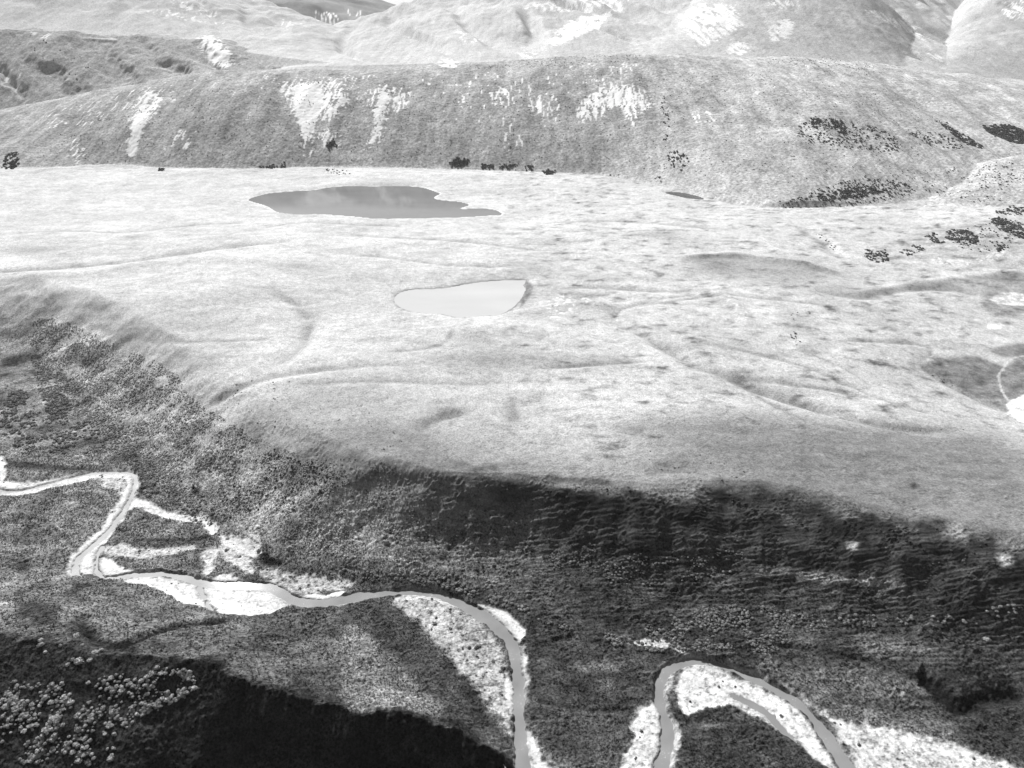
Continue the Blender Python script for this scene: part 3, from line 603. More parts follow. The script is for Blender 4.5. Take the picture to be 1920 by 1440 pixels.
patch3 = fbm(GXX / 4.5, GYY / 3.6, 3, 0.65, off=218)
for pix, soft, val, bl in COVER:
    r, c, m = region(pix, soft)
    m = m * bl; val = val * (0.72 if val < 0.11 else 1.15)
    T[r, c] = T[r, c] * (1 - m) + val * np.clip(1 + (0.45 * patch2[r, c] + .35 * patch3[r, c]) * (1 if soft < 5 else .45), .3, 2) * m
T = T * (1 - 0.78 * np.clip(BK, 0, 1))  # paints the shade of the camera-facing banks into the tone
# near spur: dark growth, with the slope's shade painted near-black
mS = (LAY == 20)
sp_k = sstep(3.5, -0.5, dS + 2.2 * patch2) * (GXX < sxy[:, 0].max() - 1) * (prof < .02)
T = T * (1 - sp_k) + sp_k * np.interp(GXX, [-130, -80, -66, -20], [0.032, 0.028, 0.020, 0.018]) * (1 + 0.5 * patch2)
# moraine hill and mountains
kM = sstep(-0.02, 0.06, tm) * (GYY > 590)
mor_t = 0.44 * (1 - 0.10 * sstep(0.9, 0.3, tm)) * (1 + 0.14 * patch + 0.16 * patch2)
mor_t = mor_t * (1 + 0.16 * (perlin(GXX / 4.5, GYY / 45, 281) + .7 * perlin(GXX / 2.2, GYY / 20, 283)) + 0.20 * perlin(GXX / 30, GYY / 50, 285) + .14 * perlin(GXX / 12, GYY / 24, 286))
mor_t = mor_t * np.interp(U, [-.6, .1, .25, .6], [0.86, 0.88, 1.0, 1.05])
T = np.where(kM > 0, T * (1 - kM) + mor_t * kM, T)
mt = 0.50 * (1 + 0.10 * big + 0.08 * patch + 0.09 * (perlin(GXX / 9, GYY / 120, 291) + .7 * perlin(GXX / 4.5, GYY / 60, 293)))
T = np.where(LAY == 3, 0.37 * (1 + .25 * patch2 + .1 * big), T)
T = np.where((LAY > 3) & (LAY < 8), mt * np.where(LAY == 7, 0.80, 1.0), T); T = np.where(LAY == 8, 0.26 * (1 + .4 * big), T)
# scree: bare pale stone, traced patches broken into runs down the slope
SC = np.zeros(Z.shape, np.float32)
run = perlin(GXX / 2.8 + .6 * perlin(GXX / 14, GYY / 14, 241), GYY / 34, 243) + 0.6 * perlin(GXX / 1.6, GYY / 12, 245)
run_far = perlin(GXX / 7 + GYY / 40, GYY / 60, 247) + 0.6 * perlin(GXX / 3.5, GYY / 30, 249)
SCREE = [
 ([(522,152),(570,156),(640,150),(652,180),(645,212),(612,220),(588,240),(580,262),(584,292),(572,294),(571,262),(560,236),(548,200),(530,176)],.55),
 ([(545,160),(600,158),(605,200),(585,232),(574,260),(565,232),(555,195)],1.3),
 ([(258,184),(292,168),(302,188),(287,216),(266,238),(257,270),(250,294),(238,294),(242,262),(250,225)],.65),
 ([(262,200),(280,195),(266,236),(254,270),(248,292),(241,292),(246,262),(254,228)],1.0),
 ([(318,268),(346,240),(340,264),(308,282)],.55), ([(345,270),(372,238),(368,250),(350,278)],.3),
 ([(668,178),(720,160),(775,166),(770,205),(735,215),(720,230),(714,250),(700,276),(686,278),(698,240),(706,205),(680,200)],.40),
 ([(715,170),(728,166),(722,205),(712,240),(700,270),(694,268),(706,230)],.8),
 ([(1088,190),(1140,160),(1185,160),(1222,182),(1215,205),(1195,208),(1188,236),(1180,232),(1176,205),(1150,198),(1120,222),(1086,230)],.6),
 ([(1120,178),(1170,165),(1205,182),(1188,196),(1150,184),(1110,205)],.7),
 ([(990,185),(1035,172),(1052,196),(1030,225),(1000,222)],.40), ([(925,165),(968,158),(972,196),(940,205),(915,190)],.35),
 ([(860,185),(885,165),(892,180),(865,210)],.25), ([(1060,160),(1200,115),(1210,125),(1110,160)],.25), ([(1070,145),(1205,112),(1200,124),(1090,150)],.3),
 ([(60,220),(240,172),(330,150),(330,180),(200,230),(90,250)],.10), ([(600,150),(640,150),(640,290),(600,285)],.15), ([(930,220),(975,220),(970,300),(940,300)],.22),
 ([(1295,205),(1345,210),(1340,235),(1300,232)],.25), ([(820,150),(1080,140),(1080,240),(820,240)],.02),
 ([(130,265),(160,262),(150,305),(135,300)],.3), ([(600,240),(635,250),(625,275),(600,270)],.5),
 ([(1688,140),(1705,138),(1722,150),(1700,152)],.5), ([(1640,60),(1640,60),(1660,70)],.3),
]
for pix, st in SCREE:
    st = st - (0.20 if st < .8 else 0)
    r, c, m = region(pix, 6.0)
    v = sstep(0.60 - st, 0.68 - st, run[r, c] * 0.62 + 0.35 + .15 * patch2[r, c] - .35 * (1 - m)) * sstep(0.02, 0.4, m)
    SC[r, c] = np.maximum(SC[r, c], v)
# thin runs along the upper moraine face
band = sstep(0.45, 0.68, tm) * sstep(1.0, 0.88, tm) * sstep(0.62, 0.28, np.abs(U + 0.17) * 1.25) * (LAY == 2)
SC = np.maximum(SC, band * sstep(0.60, 0.68, run * 0.5 + 0.22 + 0.20 * fbm(GXX / 38, GYY / 60, 2, off=251)))
SCF = [([(1028,82),(1050,55),(1075,38),(1120,30),(1150,25),(1120,50),(1085,66),(1045,86)],.75),([(960,12),(1180,-10),(1180,25),(1100,20),(1000,22)],.35),
 ([(1270,45),(1300,8),(1360,5),(1395,45),(1385,58),(1345,72),(1318,88),(1296,64)],.55),([(1435,72),(1470,32),(1492,48),(1462,78)],.7),([(1360,100),(1378,78),(1402,84),(1398,104)],.6),
 ([(1430,15),(1470,-10),(1510,10),(1460,20)],.4),([(1620,18),(1640,18),(1720,62),(1712,66),(1640,32)],.45),([(1680,40),(1700,38),(1738,76),(1728,78)],.6),
 ([(366,74),(398,64),(415,80),(436,112),(430,126),(404,126),(388,98)],.65),([(60,60),(90,62),(100,80),(70,74)],.4),([(260,10),(420,40),(410,48),(280,26)],.3),([(480,30),(560,40),(600,55),(520,50)],.15),
 ([(330,-5),(420,30),(390,34),(320,8)],.35),([(0,125),(60,150),(50,175),(0,150)],.25),([(820,118),(845,108),(860,124),(830,126)],.6),([(970,100),(1000,98),(1000,112)],.5),([(860,55),(905,75),(880,85),(860,70)],.25),
 ([(1870,10),(1930,0),(1930,40),(1900,40)],.4),([(1740,100),(1765,105),(1762,115),(1742,110)],.5),([(570,25),(625,20),(640,40),(600,44)],.3),([(640,20),(690,20),(670,40)],.2)]
for pix, st in SCF:
    r, c, m = region(pix, 9.0)
    v = sstep(0.74 - st, 0.84 - st, run_far[r, c] * 0.6 + 0.35 + .1 * patch2[r, c] - .3 * (1 - m)) * sstep(0.05, 0.5, m)
    SC[r, c] = np.maximum(SC[r, c], v)
T = T * (1 - SC) + 0.86 * SC
# bare stones on the eroded knoll by the small lake, the stream bank below the bushes and the gully
for pix, st in [([(1020,572),(1050,548),(1075,556),(1088,572),(1060,590),(1030,600)],.3),([(1735,478),(1800,490),(1850,480),(1880,462),(1900,470),(1850,496),(1760,500)],.35),([(1545,448),(1575,455),(1580,480),(1560,470)],.35),([(1085,555),(1110,560),(1100,575)],.3),([(1340,535),(1385,560),(1410,600),(1398,602),(1370,570)],.25)]:
    r, c, m = region(pix, 2.0)
    v = sstep(0.62 - st, 0.95 - st, (perlin(GXX[r, c] / 2.2, GYY[r, c] / 3, 261) * .5 + .35)) * m
    T[r, c] = T[r, c] * (1 - v) + 0.7 * v
# lake margins, gravel and stones
T = T * (1 - BEACH * .8) + 0.62 * BEACH * .8
ovn = fbm(GXX / 1.5, GYY / 1.5, 3, 0.75, off=271) + 0.5 * fbm(GXX / 9, GYY / 9, 2, off=275)
gshow = np.clip(GRAV * (sstep(-0.35, 1.05, 0.98 - OVER * 1.05 + 0.45 * ovn)), 0, 1)
damp = sstep(1.6, 0.1, -WET) * 0.35
T = T * (1 - gshow) + (0.60 + 0.07 * patch2 + 0.10 * perlin(GXX / 9 + .8 * edge_n, GYY / 4, 287) + 0.07 * fbm(GXX / 1.1, GYY / 1.1, 2, .7, off=279)) * (1 - damp) * gshow
# the creek at the right edge
P = on_ground(smooth_poly(CREEK_R, 2, False)); r, c = sub(P, 10)
d, k = seg_dist(P, GXX[r, c], GYY[r, c]); g = sstep(0.9, .2, d + .5 * edge_n[r, c])
T[r, c] = T[r, c] * (1 - g) + 0.5 * g
P, lev, r, c, d = LAKES[1]
g = sstep(-2.6, -0.8, d + .9 * edge_n[r, c]) * (d < 1.0) * np.clip(.35 + .5 * patch2[r, c] + .3 * (GXX[r, c] > 0), 0, .75)
T[r, c] = T[r, c] * (1 - g) + 0.13 * g
T = np.where(WET > 0.2, 0.30, T)
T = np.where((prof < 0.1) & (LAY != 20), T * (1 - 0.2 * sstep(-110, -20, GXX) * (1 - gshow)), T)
T = np.clip(T, 0.012, 0.85).astype(np.float32)
# how strongly the sward is speckled
GR = (0.42 + 0.58 * sstep(0.9, 0.2, prof)).astype(np.float32) * np.where(GYY > 500, 0.6, 1.0)
GR = GR * (1 - 0.78 * gshow) * (1 - .9 * SC)
GR = np.where(mS, 1.1, GR).astype(np.float32)

GC = np.where(LAY >= 2, 1.0, 0.42 + 0.6 * sstep(0.9, 0.2, prof)) * (1 - 0.8 * gshow) * (1 - .95 * SC)
GC = np.where((LAY > 3) & (LAY < 9), 0.7, GC).astype(np.float32)
# ------------------------------------------------------------------ materials
def mat(name):
    m = bpy.data.materials.new(name); m.use_nodes = True
    nt = m.node_tree; nt.nodes.clear()
    o = nt.nodes.new("ShaderNodeOutputMaterial"); p = nt.nodes.new("ShaderNodeBsdfPrincipled")
    nt.links.new(p.outputs[0], o.inputs['Surface'])
    return m, nt, p
def node(nt, t, **kw):
    n = nt.nodes.new(t)
    for k, v in kw.items():
        if k in n.inputs: n.inputs[k].default_value = v
        else: setattr(n, k, v)
    return n
def math_(nt, op, a, b=None):
    n = nt.nodes.new("ShaderNodeMath"); n.operation = op
    for i, v in enumerate((a, b)):
        if v is None: continue
        if isinstance(v, (int, float)): n.inputs[i].default_value = v
        else: nt.links.new(v, n.inputs[i])
    return n.outputs[0]

M_ground, nt, p = mat("ground_cover")
p.inputs['Roughness'].default_value = 1.0; p.inputs['Specular IOR Level'].default_value = 0.0
tc_ = node(nt, "ShaderNodeTexCoord")
a1 = node(nt, "ShaderNodeAttribute", attribute_name="tone"); a2 = node(nt, "ShaderNodeAttribute", attribute_name="grain")
a3 = node(nt, "ShaderNodeAttribute", attribute_name="coarse")
n1 = node(nt, "ShaderNodeTexNoise", Scale=1.6, Detail=4.0, Roughness=0.75)
n2 = node(nt, "ShaderNodeTexNoise", Scale=0.42, Detail=4.0, Roughness=0.7)
n3 = node(nt, "ShaderNodeTexNoise", Scale=0.06, Detail=6.0, Roughness=0.7)
for n in (n1, n2, n3): nt.links.new(tc_.outputs['Object'], n.inputs['Vector'])
s = math_(nt, 'MULTIPLY', math_(nt, 'MULTIPLY', math_(nt, 'SUBTRACT', n1.outputs['Fac'], 0.5), 6.0), a2.outputs['Fac'])
q = math_(nt, 'ADD', math_(nt, 'MULTIPLY', math_(nt, 'SUBTRACT', n2.outputs['Fac'], 0.5), 2.8), math_(nt, 'MULTIPLY', math_(nt, 'SUBTRACT', n3.outputs['Fac'], 0.5), 0.9))
s = math_(nt, 'ADD', s, math_(nt, 'MULTIPLY', q, a3.outputs['Fac']))
s = math_(nt, 'MAXIMUM', math_(nt, 'ADD', s, 1.0), 0.10)
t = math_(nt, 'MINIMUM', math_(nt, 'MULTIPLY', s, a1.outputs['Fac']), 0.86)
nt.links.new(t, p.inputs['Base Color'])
b1 = node(nt, "ShaderNodeBump", Strength=0.8, Distance=0.35)
nb = node(nt, "ShaderNodeTexNoise", Scale=1.1, Detail=4.0, Roughness=0.7)
nt.links.new(tc_.outputs['Object'], nb.inputs['Vector'])
nt.links.new(math_(nt, 'MULTIPLY', nb.outputs['Fac'], a2.outputs['Fac']), b1.inputs['Height'])
nt.links.new(b1.outputs[0], p.inputs['Normal'])

def water_mat(name, base, rough, bump, scale, riffle=0.0):
    m, nt, p = mat(name)
    p.inputs['Roughness'].default_value = rough; p.inputs['IOR'].default_value = 1.33; p.inputs['Specular IOR Level'].default_value = 0.35
    tc = node(nt, "ShaderNodeTexCoord"); mp = node(nt, "ShaderNodeMapping")
    mp.inputs['Scale'].default_value = (0.35, 1.0, 1.0)
    nt.links.new(tc.outputs['Object'], mp.inputs[0])
    n = node(nt, "ShaderNodeTexNoise", Scale=scale, Detail=4.0, Roughness=0.6)
    nt.links.new(mp.outputs[0], n.inputs['Vector'])
    big_ = node(nt, "ShaderNodeTexNoise", Scale=0.03, Detail=3.0)
    nt.links.new(mp.outputs[0], big_.inputs['Vector'])
    v = math_(nt, 'MULTIPLY', math_(nt, 'ADD', math_(nt, 'MULTIPLY', math_(nt, 'SUBTRACT', big_.outputs['Fac'], .5), .5), 1.0), base)
    if riffle:
        sx = node(nt, "ShaderNodeSeparateXYZ"); nt.links.new(tc.outputs['Object'], sx.inputs[0])
        mr = node(nt, "ShaderNodeMapRange"); nt.links.new(sx.outputs['X'], mr.inputs[0])
        for k_, q_ in ((1, -125.0), (2, -50.0), (3, 1.7), (4, 1.0)): mr.inputs[k_].default_value = q_
        v = math_(nt, 'MULTIPLY', v, mr.outputs[0])
        rf = node(nt, "ShaderNodeTexNoise", Scale=0.11, Detail=2.0); sp_ = node(nt, "ShaderNodeTexNoise", Scale=2.6, Detail=3.0, Roughness=.8)
        nt.links.new(tc.outputs['Object'], rf.inputs['Vector']); nt.links.new(tc.outputs['Object'], sp_.inputs['Vector'])
        w_ = math_(nt, 'MULTIPLY', math_(nt, 'MAXIMUM', math_(nt, 'SUBTRACT', math_(nt, 'ADD', sp_.outputs['Fac'], math_(nt, 'MULTIPLY', rf.outputs['Fac'], .6)), 0.98), 0.0), riffle)
        v = math_(nt, 'MINIMUM', math_(nt, 'ADD', math_(nt, 'MULTIPLY', v, math_(nt, 'ADD', math_(nt, 'MULTIPLY', rf.outputs['Fac'], .8), .6)), w_), .8)
    nt.links.new(v, p.inputs['Base Color'])
    b = node(nt, "ShaderNodeBump", Strength=bump, Distance=0.05)
    nt.links.new(n.outputs['Fac'], b.inputs['Height']); nt.links.new(b.outputs[0], p.inputs['Normal'])
    return m
M_river = water_mat("river_water", 0.22, 0.05, 0.08, 1.6, 5.0)
M_lake1 = water_mat("lake_water", 0.17, 0.06, 0.14, 0.6)
M_lake2 = water_mat("sky_pale_lake_water", 0.44, 0.05, 0.03, 0.5)  # pale base paints the bright sky mirrored in the small lake
M_pond = water_mat("dark_pond_water", 0.02, 0.05, 0.03, 0.6)

# ------------------------------------------------------------------ meshes from the grid
def normals_of(Zz):
    P = np.stack([GXX, GYY, Zz], -1).astype(np.float32)
    du = np.gradient(P, axis=1); dv = np.gradient(P, axis=0)
    n = np.cross(du, dv); n /= np.linalg.norm(n, axis=-1, keepdims=True) + 1e-9
    return n
Zf = Z.astype(np.float32)
NRM = normals_of(Zf)
IDX = np.arange(NR * NC).reshape(NR, NC)
QUADS = np.stack([IDX[:-1, :-1], IDX[:-1, 1:], IDX[1:, 1:], IDX[1:, :-1]], -1).reshape(-1, 4)
def grid_mesh(name, fmask, zz, material, attrs=True, smooth_normals=True):
    q = QUADS[fmask.reshape(-1)]
    used = np.unique(q); remap = np.zeros(NR * NC, np.int32); remap[used] = np.arange(len(used))
    co = np.stack([GXX.reshape(-1)[used], GYY.reshape(-1)[used], zz.reshape(-1)[used]], -1).astype(np.float32)
    me = bpy.data.meshes.new(name)
    nq = len(q)
    me.vertices.add(len(used)); me.vertices.foreach_set("co", co.reshape(-1))
    me.loops.add(nq * 4); me.loops.foreach_set("vertex_index", remap[q].reshape(-1).astype(np.int32))
    me.polygons.add(nq); me.polygons.foreach_set("loop_start", np.arange(0, nq * 4, 4, dtype=np.int32))
    me.polygons.foreach_set("use_smooth", np.ones(nq, bool))
    me.update(calc_edges=True)
    if attrs:
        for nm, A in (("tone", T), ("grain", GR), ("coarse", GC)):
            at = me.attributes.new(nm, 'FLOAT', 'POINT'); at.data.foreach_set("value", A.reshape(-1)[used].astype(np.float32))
        me.normals_split_custom_set_from_vertices(NRM.reshape(-1, 3)[used])
    me.materials.append(material)
    ob = bpy.data.objects.new(name, me); scene.collection.objects.link(ob)
    return ob
def tag(ob, label, cat, kind=None, group=None):
    ob["label"] = label; ob["category"] = cat
    if kind: ob["kind"] = kind
    if group: ob["group"] = group
    return ob

REG = LAY.copy()
big_bars = {0: "pale gravel strip along the river's upper bend at left edge", 3: "white gravel point bar inside the sharp left river bend", 5: "white stony bar south of the river below the left meadow",
 6: "broad white gravel bar with a dark weedy strip left of centre", 7: "speckled stony bank beside dark scrub above the river", 16: "long weed-speckled gravel bar curving beside the central river",
 18: "bright gravel tongue on the right bank of the central bend", 24: "white gravel fan between the two river limbs at bottom", 27: "white shrub-dotted gravel bar inside the right-hand river bend", 30: "wide overgrown gravel flat in the bottom right corner"}
for b in big_bars: REG[(BARID == b) & (prof < 0.1) & (LAY < 2)] = 100 + b
REG[(WET > 0.0) & (REG >= 100)] = 0
fr = REG[:-1, :-1]
defs = [(0, "river_flat", "dark grassy river flat with old meander scars", "ground"), (1, "terrace", "pale dry-grass terrace above a dark scarp", "ground"),
 (2, "moraine_hill", "grey hillside with white scree runs behind the far lake", "hill"), (3, "gullied_hill", "grey gullied hillside at the upper left edge", "hill"),
 (4, "mountain", "smooth pale mountain slope in the top left corner", "mountain"), (5, "mountain", "pale central mountain with a gully and scree near its top", "mountain"),
 (6, "mountain", "pale mountain with large white scree patches right of centre", "mountain"), (7, "mountain", "ribbed pale slope in the top right corner", "mountain"),
 (8, "mountain", "distant grey peak in the notch below the sky", "mountain"), (20, "hill_spur", "black shaded spur in the bottom left corner", "hill")]
defs += [(100 + b, "gravel_bar", l, "gravel bar") for b, l in big_bars.items()]
for rid_, nm, lab, cat in defs:
    m = fr == rid_
    if m.sum() < 20: print("empty region", rid_); continue
    tag(grid_mesh(nm, m, Zf, M_ground), lab, cat, "structure")
# water sheets
def water(name, mask, level, material, lab, cat):
    f = mask[:-1, :-1] | mask[1:, :-1] | mask[:-1, 1:] | mask[1:, 1:]
    return tag(grid_mesh(name, f, np.full(Z.shape, level, np.float32), material, False), lab, cat, "structure")
water("river", (WET > -2.5) & (prof < 0.2), LEVEL_RIVER, M_river, "grey braided river winding across the foreground flat", "river")
for (P, lev, r, c, d), m, nm, lab in zip(LAKES, (M_lake1, M_lake2, M_pond), ("lake", "lake", "pond"),
        ("large grey lake below the moraine hill", "small white bean-shaped lake in the middle of the terrace", "thin dark pond at the foot of the hill")):
    mk = np.zeros(Z.shape, bool); mk[r, c] = d > -1.2
    water(nm, mk, lev, m, lab, "lake" if nm == "lake" else "pond")

# ------------------------------------------------------------------ shrubs
def leaf_mat(name, tone, follow=0.0):
    m, nt, p = mat(name)
    p.inputs['Roughness'].default_value = 1.0; p.inputs['Specular IOR Level'].default_value = 0.0
    oi = node(nt, "ShaderNodeObjectInfo"); tc = node(nt, "ShaderNodeTexCoord")
    n = node(nt, "ShaderNodeTexNoise", Scale=3.0, Detail=3.0, Roughness=0.7)
    nt.links.new(tc.outputs['Object'], n.inputs['Vector'])
    v = math_(nt, 'ADD', math_(nt, 'MULTIPLY', oi.outputs['Random'], 0.6), math_(nt, 'MULTIPLY', n.outputs['Fac'], 1.0))
    if follow:                                           # individual plants vary with the sward around them
        ia = node(nt, "ShaderNodeAttribute", attribute_name="tone"); ia.attribute_type = 'INSTANCER'
        tone = math_(nt, 'MINIMUM', math_(nt, 'ADD', math_(nt, 'MULTIPLY', ia.outputs['Fac'], follow), tone), 0.5)
    nt.links.new(math_(nt, 'MULTIPLY', math_(nt, 'ADD', v, 0.25), tone), p.inputs['Base Color'])
    return m
M_pale = leaf_mat("pale_shrub_leaves", 0.25); M_dark = leaf_mat("dark_bush_leaves", 0.15); M_mid = leaf_mat("grey_scrub_leaves", 0.04, 1.15); M_bar = leaf_mat("bar_plant_leaves", 0.12)
import bmesh
def shrub_mesh(name, seed, material, flat=0.72, leaves=120, lump=0.5, sub_=2):
    rg = np.random.default_rng(seed)
    bm = bmesh.new(); bmesh.ops.create_icosphere(bm, subdivisions=sub_, radius=0.5)
    off = rg.uniform(0, 50)
    for v in bm.verts:
        d = v.co.normalized()
        k = 1 + lump * float(perlin(np.array([d.x * 1.9 + d.z * 1.3 + off]), np.array([d.y * 1.9 - d.z * 1.1 + off]))[0]) + rg.normal(0, 0.10)
        v.co = d * 0.5 * k
        v.co.z = max(v.co.z, -0.18) * flat + 0.12
    for _ in range(leaves):                              # leaf sprays that break the outline
        th = rg.uniform(0, 2 * pi); ph = np.arccos(rg.uniform(-0.1, 1))
        d = np.array([sin(ph) * cos(th), sin(ph) * sin(th), cos(ph)])
        c = d * rg.uniform(0.44, 0.62); c[2] = c[2] * flat + 0.12
        a = np.cross(d, rg.normal(size=3)); a /= np.linalg.norm(a) + 1e-6; b = np.cross(d, a) + d * rg.uniform(.2, 1.2)
        b /= np.linalg.norm(b); w = rg.uniform(0.05, 0.13)
        vs_ = [bm.verts.new(c - a * w), bm.verts.new(c + a * w), bm.verts.new(c + b * w * 2.0)]
        bm.faces.new(vs_)
    me = bpy.data.meshes.new(name); bm.to_mesh(me); bm.free()
    me.materials.append(material)
    return me
M_bright = leaf_mat("bright_shrub_leaves", 0.37)
BRIGHT = [shrub_mesh("spur_shrub_mesh", 41 + i, M_bright) for i in range(4)]
PALE = [shrub_mesh("shrub_mesh", 1 + i, M_pale) for i in range(4)]
MID = [shrub_mesh("scrub_mesh", 11 + i, M_mid, leaves=40) for i in range(3)]
DARK = [shrub_mesh("bush_mesh", 21 + i, M_dark, flat=0.85, leaves=90, lump=0.4) for i in range(4)]
BARP = [shrub_mesh("bar_plant_mesh", 31 + i, M_bar, flat=0.6, leaves=40) for i in range(3)]

def scatter(pix, per100, size, clump=0.0, cl=9.0, proj=on_ground, seed=0, smooth=1):
    """points in a traced patch: per100 plants to 100 m2, size range in m; clump > 0 leaves gaps"""
    rg = np.random.default_rng(1000 + seed)
    P = proj(smooth_poly(pix, smooth)); lo, hi = P.min(0), P.max(0)
    n = int((hi[0] - lo[0]) * (hi[1] - lo[1]) * per100 / 100)
    x = rg.uniform(lo[0], hi[0], n); y = rg.uniform(lo[1], hi[1], n)
    k = inside(P, x, y)
    if clump: k &= fbm(x / cl, y / cl, 2, off=400 + seed) > rg.uniform(-0.5, 0.5, n) * 0.5 + clump - 0.5
    k &= zsample(x, y, WET) < -0.8
    x, y = x[k], y[k]
    s_ = size[0] + (size[1] - size[0]) * rg.random(len(x)) ** 1.6
    return np.stack([x, y, s_], 1)
def ground_pts(A): return zsample(A[:, 0], A[:, 1])
def place(name, meshes, A, label, cat, group):
    zz = ground_pts(A)
    obs = []
    for i in range(len(A)):
        o = bpy.data.objects.new(name, meshes[i % len(meshes)]); scene.collection.objects.link(o)
        o.location = (A[i, 0], A[i, 1], zz[i] - 0.05 * A[i, 2]); k = A[i, 2]
        o.scale = (k * RNG.uniform(.7, 1.35), k * RNG.uniform(.7, 1.35), k * RNG.uniform(.6, 1.15)); o.rotation_euler = (0, 0, RNG.uniform(0, 6.28))
        tag(o, label, cat, None, group); obs.append(o)
    return obs
def stuff(name, source, A, label, cat):
    me = bpy.data.meshes.new(name)
    co = np.stack([A[:, 0], A[:, 1], ground_pts(A) - 0.05 * A[:, 2]], 1).astype(np.float32)
    me.vertices.add(len(A)); me.vertices.foreach_set("co", co.reshape(-1))
    at = me.attributes.new("size", 'FLOAT', 'POINT'); at.data.foreach_set("value", A[:, 2].astype(np.float32))
    at = me.attributes.new("turn", 'FLOAT_VECTOR', 'POINT')
    rot = np.zeros((len(A), 3), np.float32); rot[:, 2] = RNG.uniform(0, 6.28, len(A)); at.data.foreach_set("vector", rot.reshape(-1))
    at = me.attributes.new("tone", 'FLOAT', 'POINT'); at.data.foreach_set("value", zsample(A[:, 0], A[:, 1], T).astype(np.float32))
    ob = bpy.data.objects.new(name, me); scene.collection.objects.link(ob)
    ng = bpy.data.node_groups.new(name, 'GeometryNodeTree')
    ng.interface.new_socket("Geometry", in_out='INPUT', socket_type='NodeSocketGeometry'); ng.interface.new_socket("Geometry", in_out='OUTPUT', socket_type='NodeSocketGeometry')
    gi = ng.nodes.new("NodeGroupInput"); go = ng.nodes.new("NodeGroupOutput")
    ip = ng.nodes.new("GeometryNodeInstanceOnPoints"); oi = ng.nodes.new("GeometryNodeObjectInfo"); oi.inputs[0].default_value = source
    oi.inputs['As Instance'].default_value = True; oi.transform_space = 'ORIGINAL'
    na = ng.nodes.new("GeometryNodeInputNamedAttribute"); na.data_type = 'FLOAT'; na.inputs[0].default_value = "size"
    nr = ng.nodes.new("GeometryNodeInputNamedAttribute"); nr.data_type = 'FLOAT_VECTOR'; nr.inputs[0].default_value = "turn"
    ng.links.new(gi.outputs[0], ip.inputs['Points']); ng.links.new(oi.outputs['Geometry'], ip.inputs['Instance'])
    ng.links.new(na.outputs[0], ip.inputs['Scale']); ng.links.new(nr.outputs[0], ip.inputs['Rotation']); ng.links.new(ip.outputs[0], go.inputs[0])
    mod = ob.modifiers.new("plants", 'NODES'); mod.node_group = ng
    return tag(ob, label, cat, "stuff")
def split_stuff(name, srcs, A, label, cat):
    n = len(srcs)
    for i in range(n):
        if len(A[i::n]): stuff(name, srcs[i], A[i::n], label, cat)

# pale shrubs: near spur (largest in view), scarp foot, left slope
spurA = np.vstack([scatter([(0,1268),(120,1290),(240,1262),(330,1252),(362,1262),(356,1300),(310,1330),(250,1352),(215,1400),(205,1440),(0,1440)], 190, (0.35, 1.15), .38, 5, seed=1),
                   scatter([(0,1145),(30,1155),(26,1185),(0,1190)], 40, (.6, 1.2), seed=2), scatter([(60,1185),(160,1192),(240,1240),(180,1265),(60,1230)], 8, (.8, 1.5), seed=3),
                   scatter([(330,1258),(368,1262),(366,1300),(310,1330),(225,1362),(222,1352),(300,1318),(345,1300)], 220, (.4, 1.1), seed=4)])
footA = np.vstack([scatter([(660,1072),(760,1066),(880,1080),(940,1120),(1040,1170),(1160,1195),(1250,1215),(1240,1228),(1120,1205),(1000,1165),(900,1120),(780,1098),(660,1088)], 190, (.3, 1.0), .40, 6, seed=5),
                   scatter([(1230,1160),(1340,1140),(1420,1132),(1540,1160),(1560,1182),(1500,1190),(1440,1235),(1380,1215),(1270,1232),(1200,1190)], 300, (.25, .85), .40, 6, seed=6),
                   scatter([(1540,1158),(1700,1152),(1925,1136),(1925,1158),(1760,1178),(1600,1178)], 70, (.4, 1.0), .5, 7, seed=7),
                   scatter([(1020,1030),(1140,1020),(1260,1050),(1330,1040),(1415,1032),(1380,1080),(1280,1095),(1150,1100),(1040,1080)], 170, (.25, .7), .42, 7, seed=8),
                   scatter([(1820,1190),(1890,1178),(1890,1200),(1840,1210)], 10, (.8, 1.5), seed=9)])
flatA = np.vstack([scatter([(0,755),(40,740),(60,760),(190,800),(200,850),(120,856),(0,830)], 45, (.6, 1.6), .42, 9, seed=10), scatter([(15,735),(50,730),(55,758),(20,762)], 60, (.8, 1.7), seed=11),
                   scatter([(78,742),(120,735),(140,775),(95,780)], 55, (.8, 1.6), seed=12), scatter([(240,858),(262,862),(300,920),(280,935),(262,920)], 60, (.8, 1.7), seed=13)])
allp = np.vstack([np.c_[spurA, np.zeros(len(spurA))], np.c_[footA, np.ones(len(footA))], np.c_[flatA, 2 * np.ones(len(flatA))]])
dd = np.sqrt(allp[:, 0] ** 2 + allp[:, 1] ** 2 + 140 ** 2)
_px = 960 + FPX * allp[:, 0] / (allp[:, 1] * cos(PITCH) + 145 * sin(PITCH))
app = np.where((_px > 0) & (_px < 1920), allp[:, 2] / dd, 0)
order = np.argsort(-app); top = allp[order[:290]]; rest = allp[order[290:]]
names = [("pale rounded shrub among many on the dark spur in the bottom left corner", "pale shrubs on the near spur"),
         ("pale rounded shrub in the thicket along the foot of the dark scarp", "pale shrubs along the scarp foot"),
         ("pale bushy shrub on the flat above the upper left river bend", "pale shrubs on the left flat")]
psrc = []
for z_ in range(3):
    sel = top[top[:, 3] == z_]
    if len(sel): psrc += place("pale_shrub", BRIGHT if z_ == 0 else PALE, sel[:, :3], names[z_][0], "shrub", names[z_][1])
split_stuff("pale_scrub", psrc[:4], rest[rest[:, 3] == 0][:, :3], "pale low scrub thickly covering the near spur", "scrub")
split_stuff("pale_scrub", psrc[-4:], rest[rest[:, 3] > 0][:, :3], "pale low scrub covering the scarp foot and left flat", "scrub")

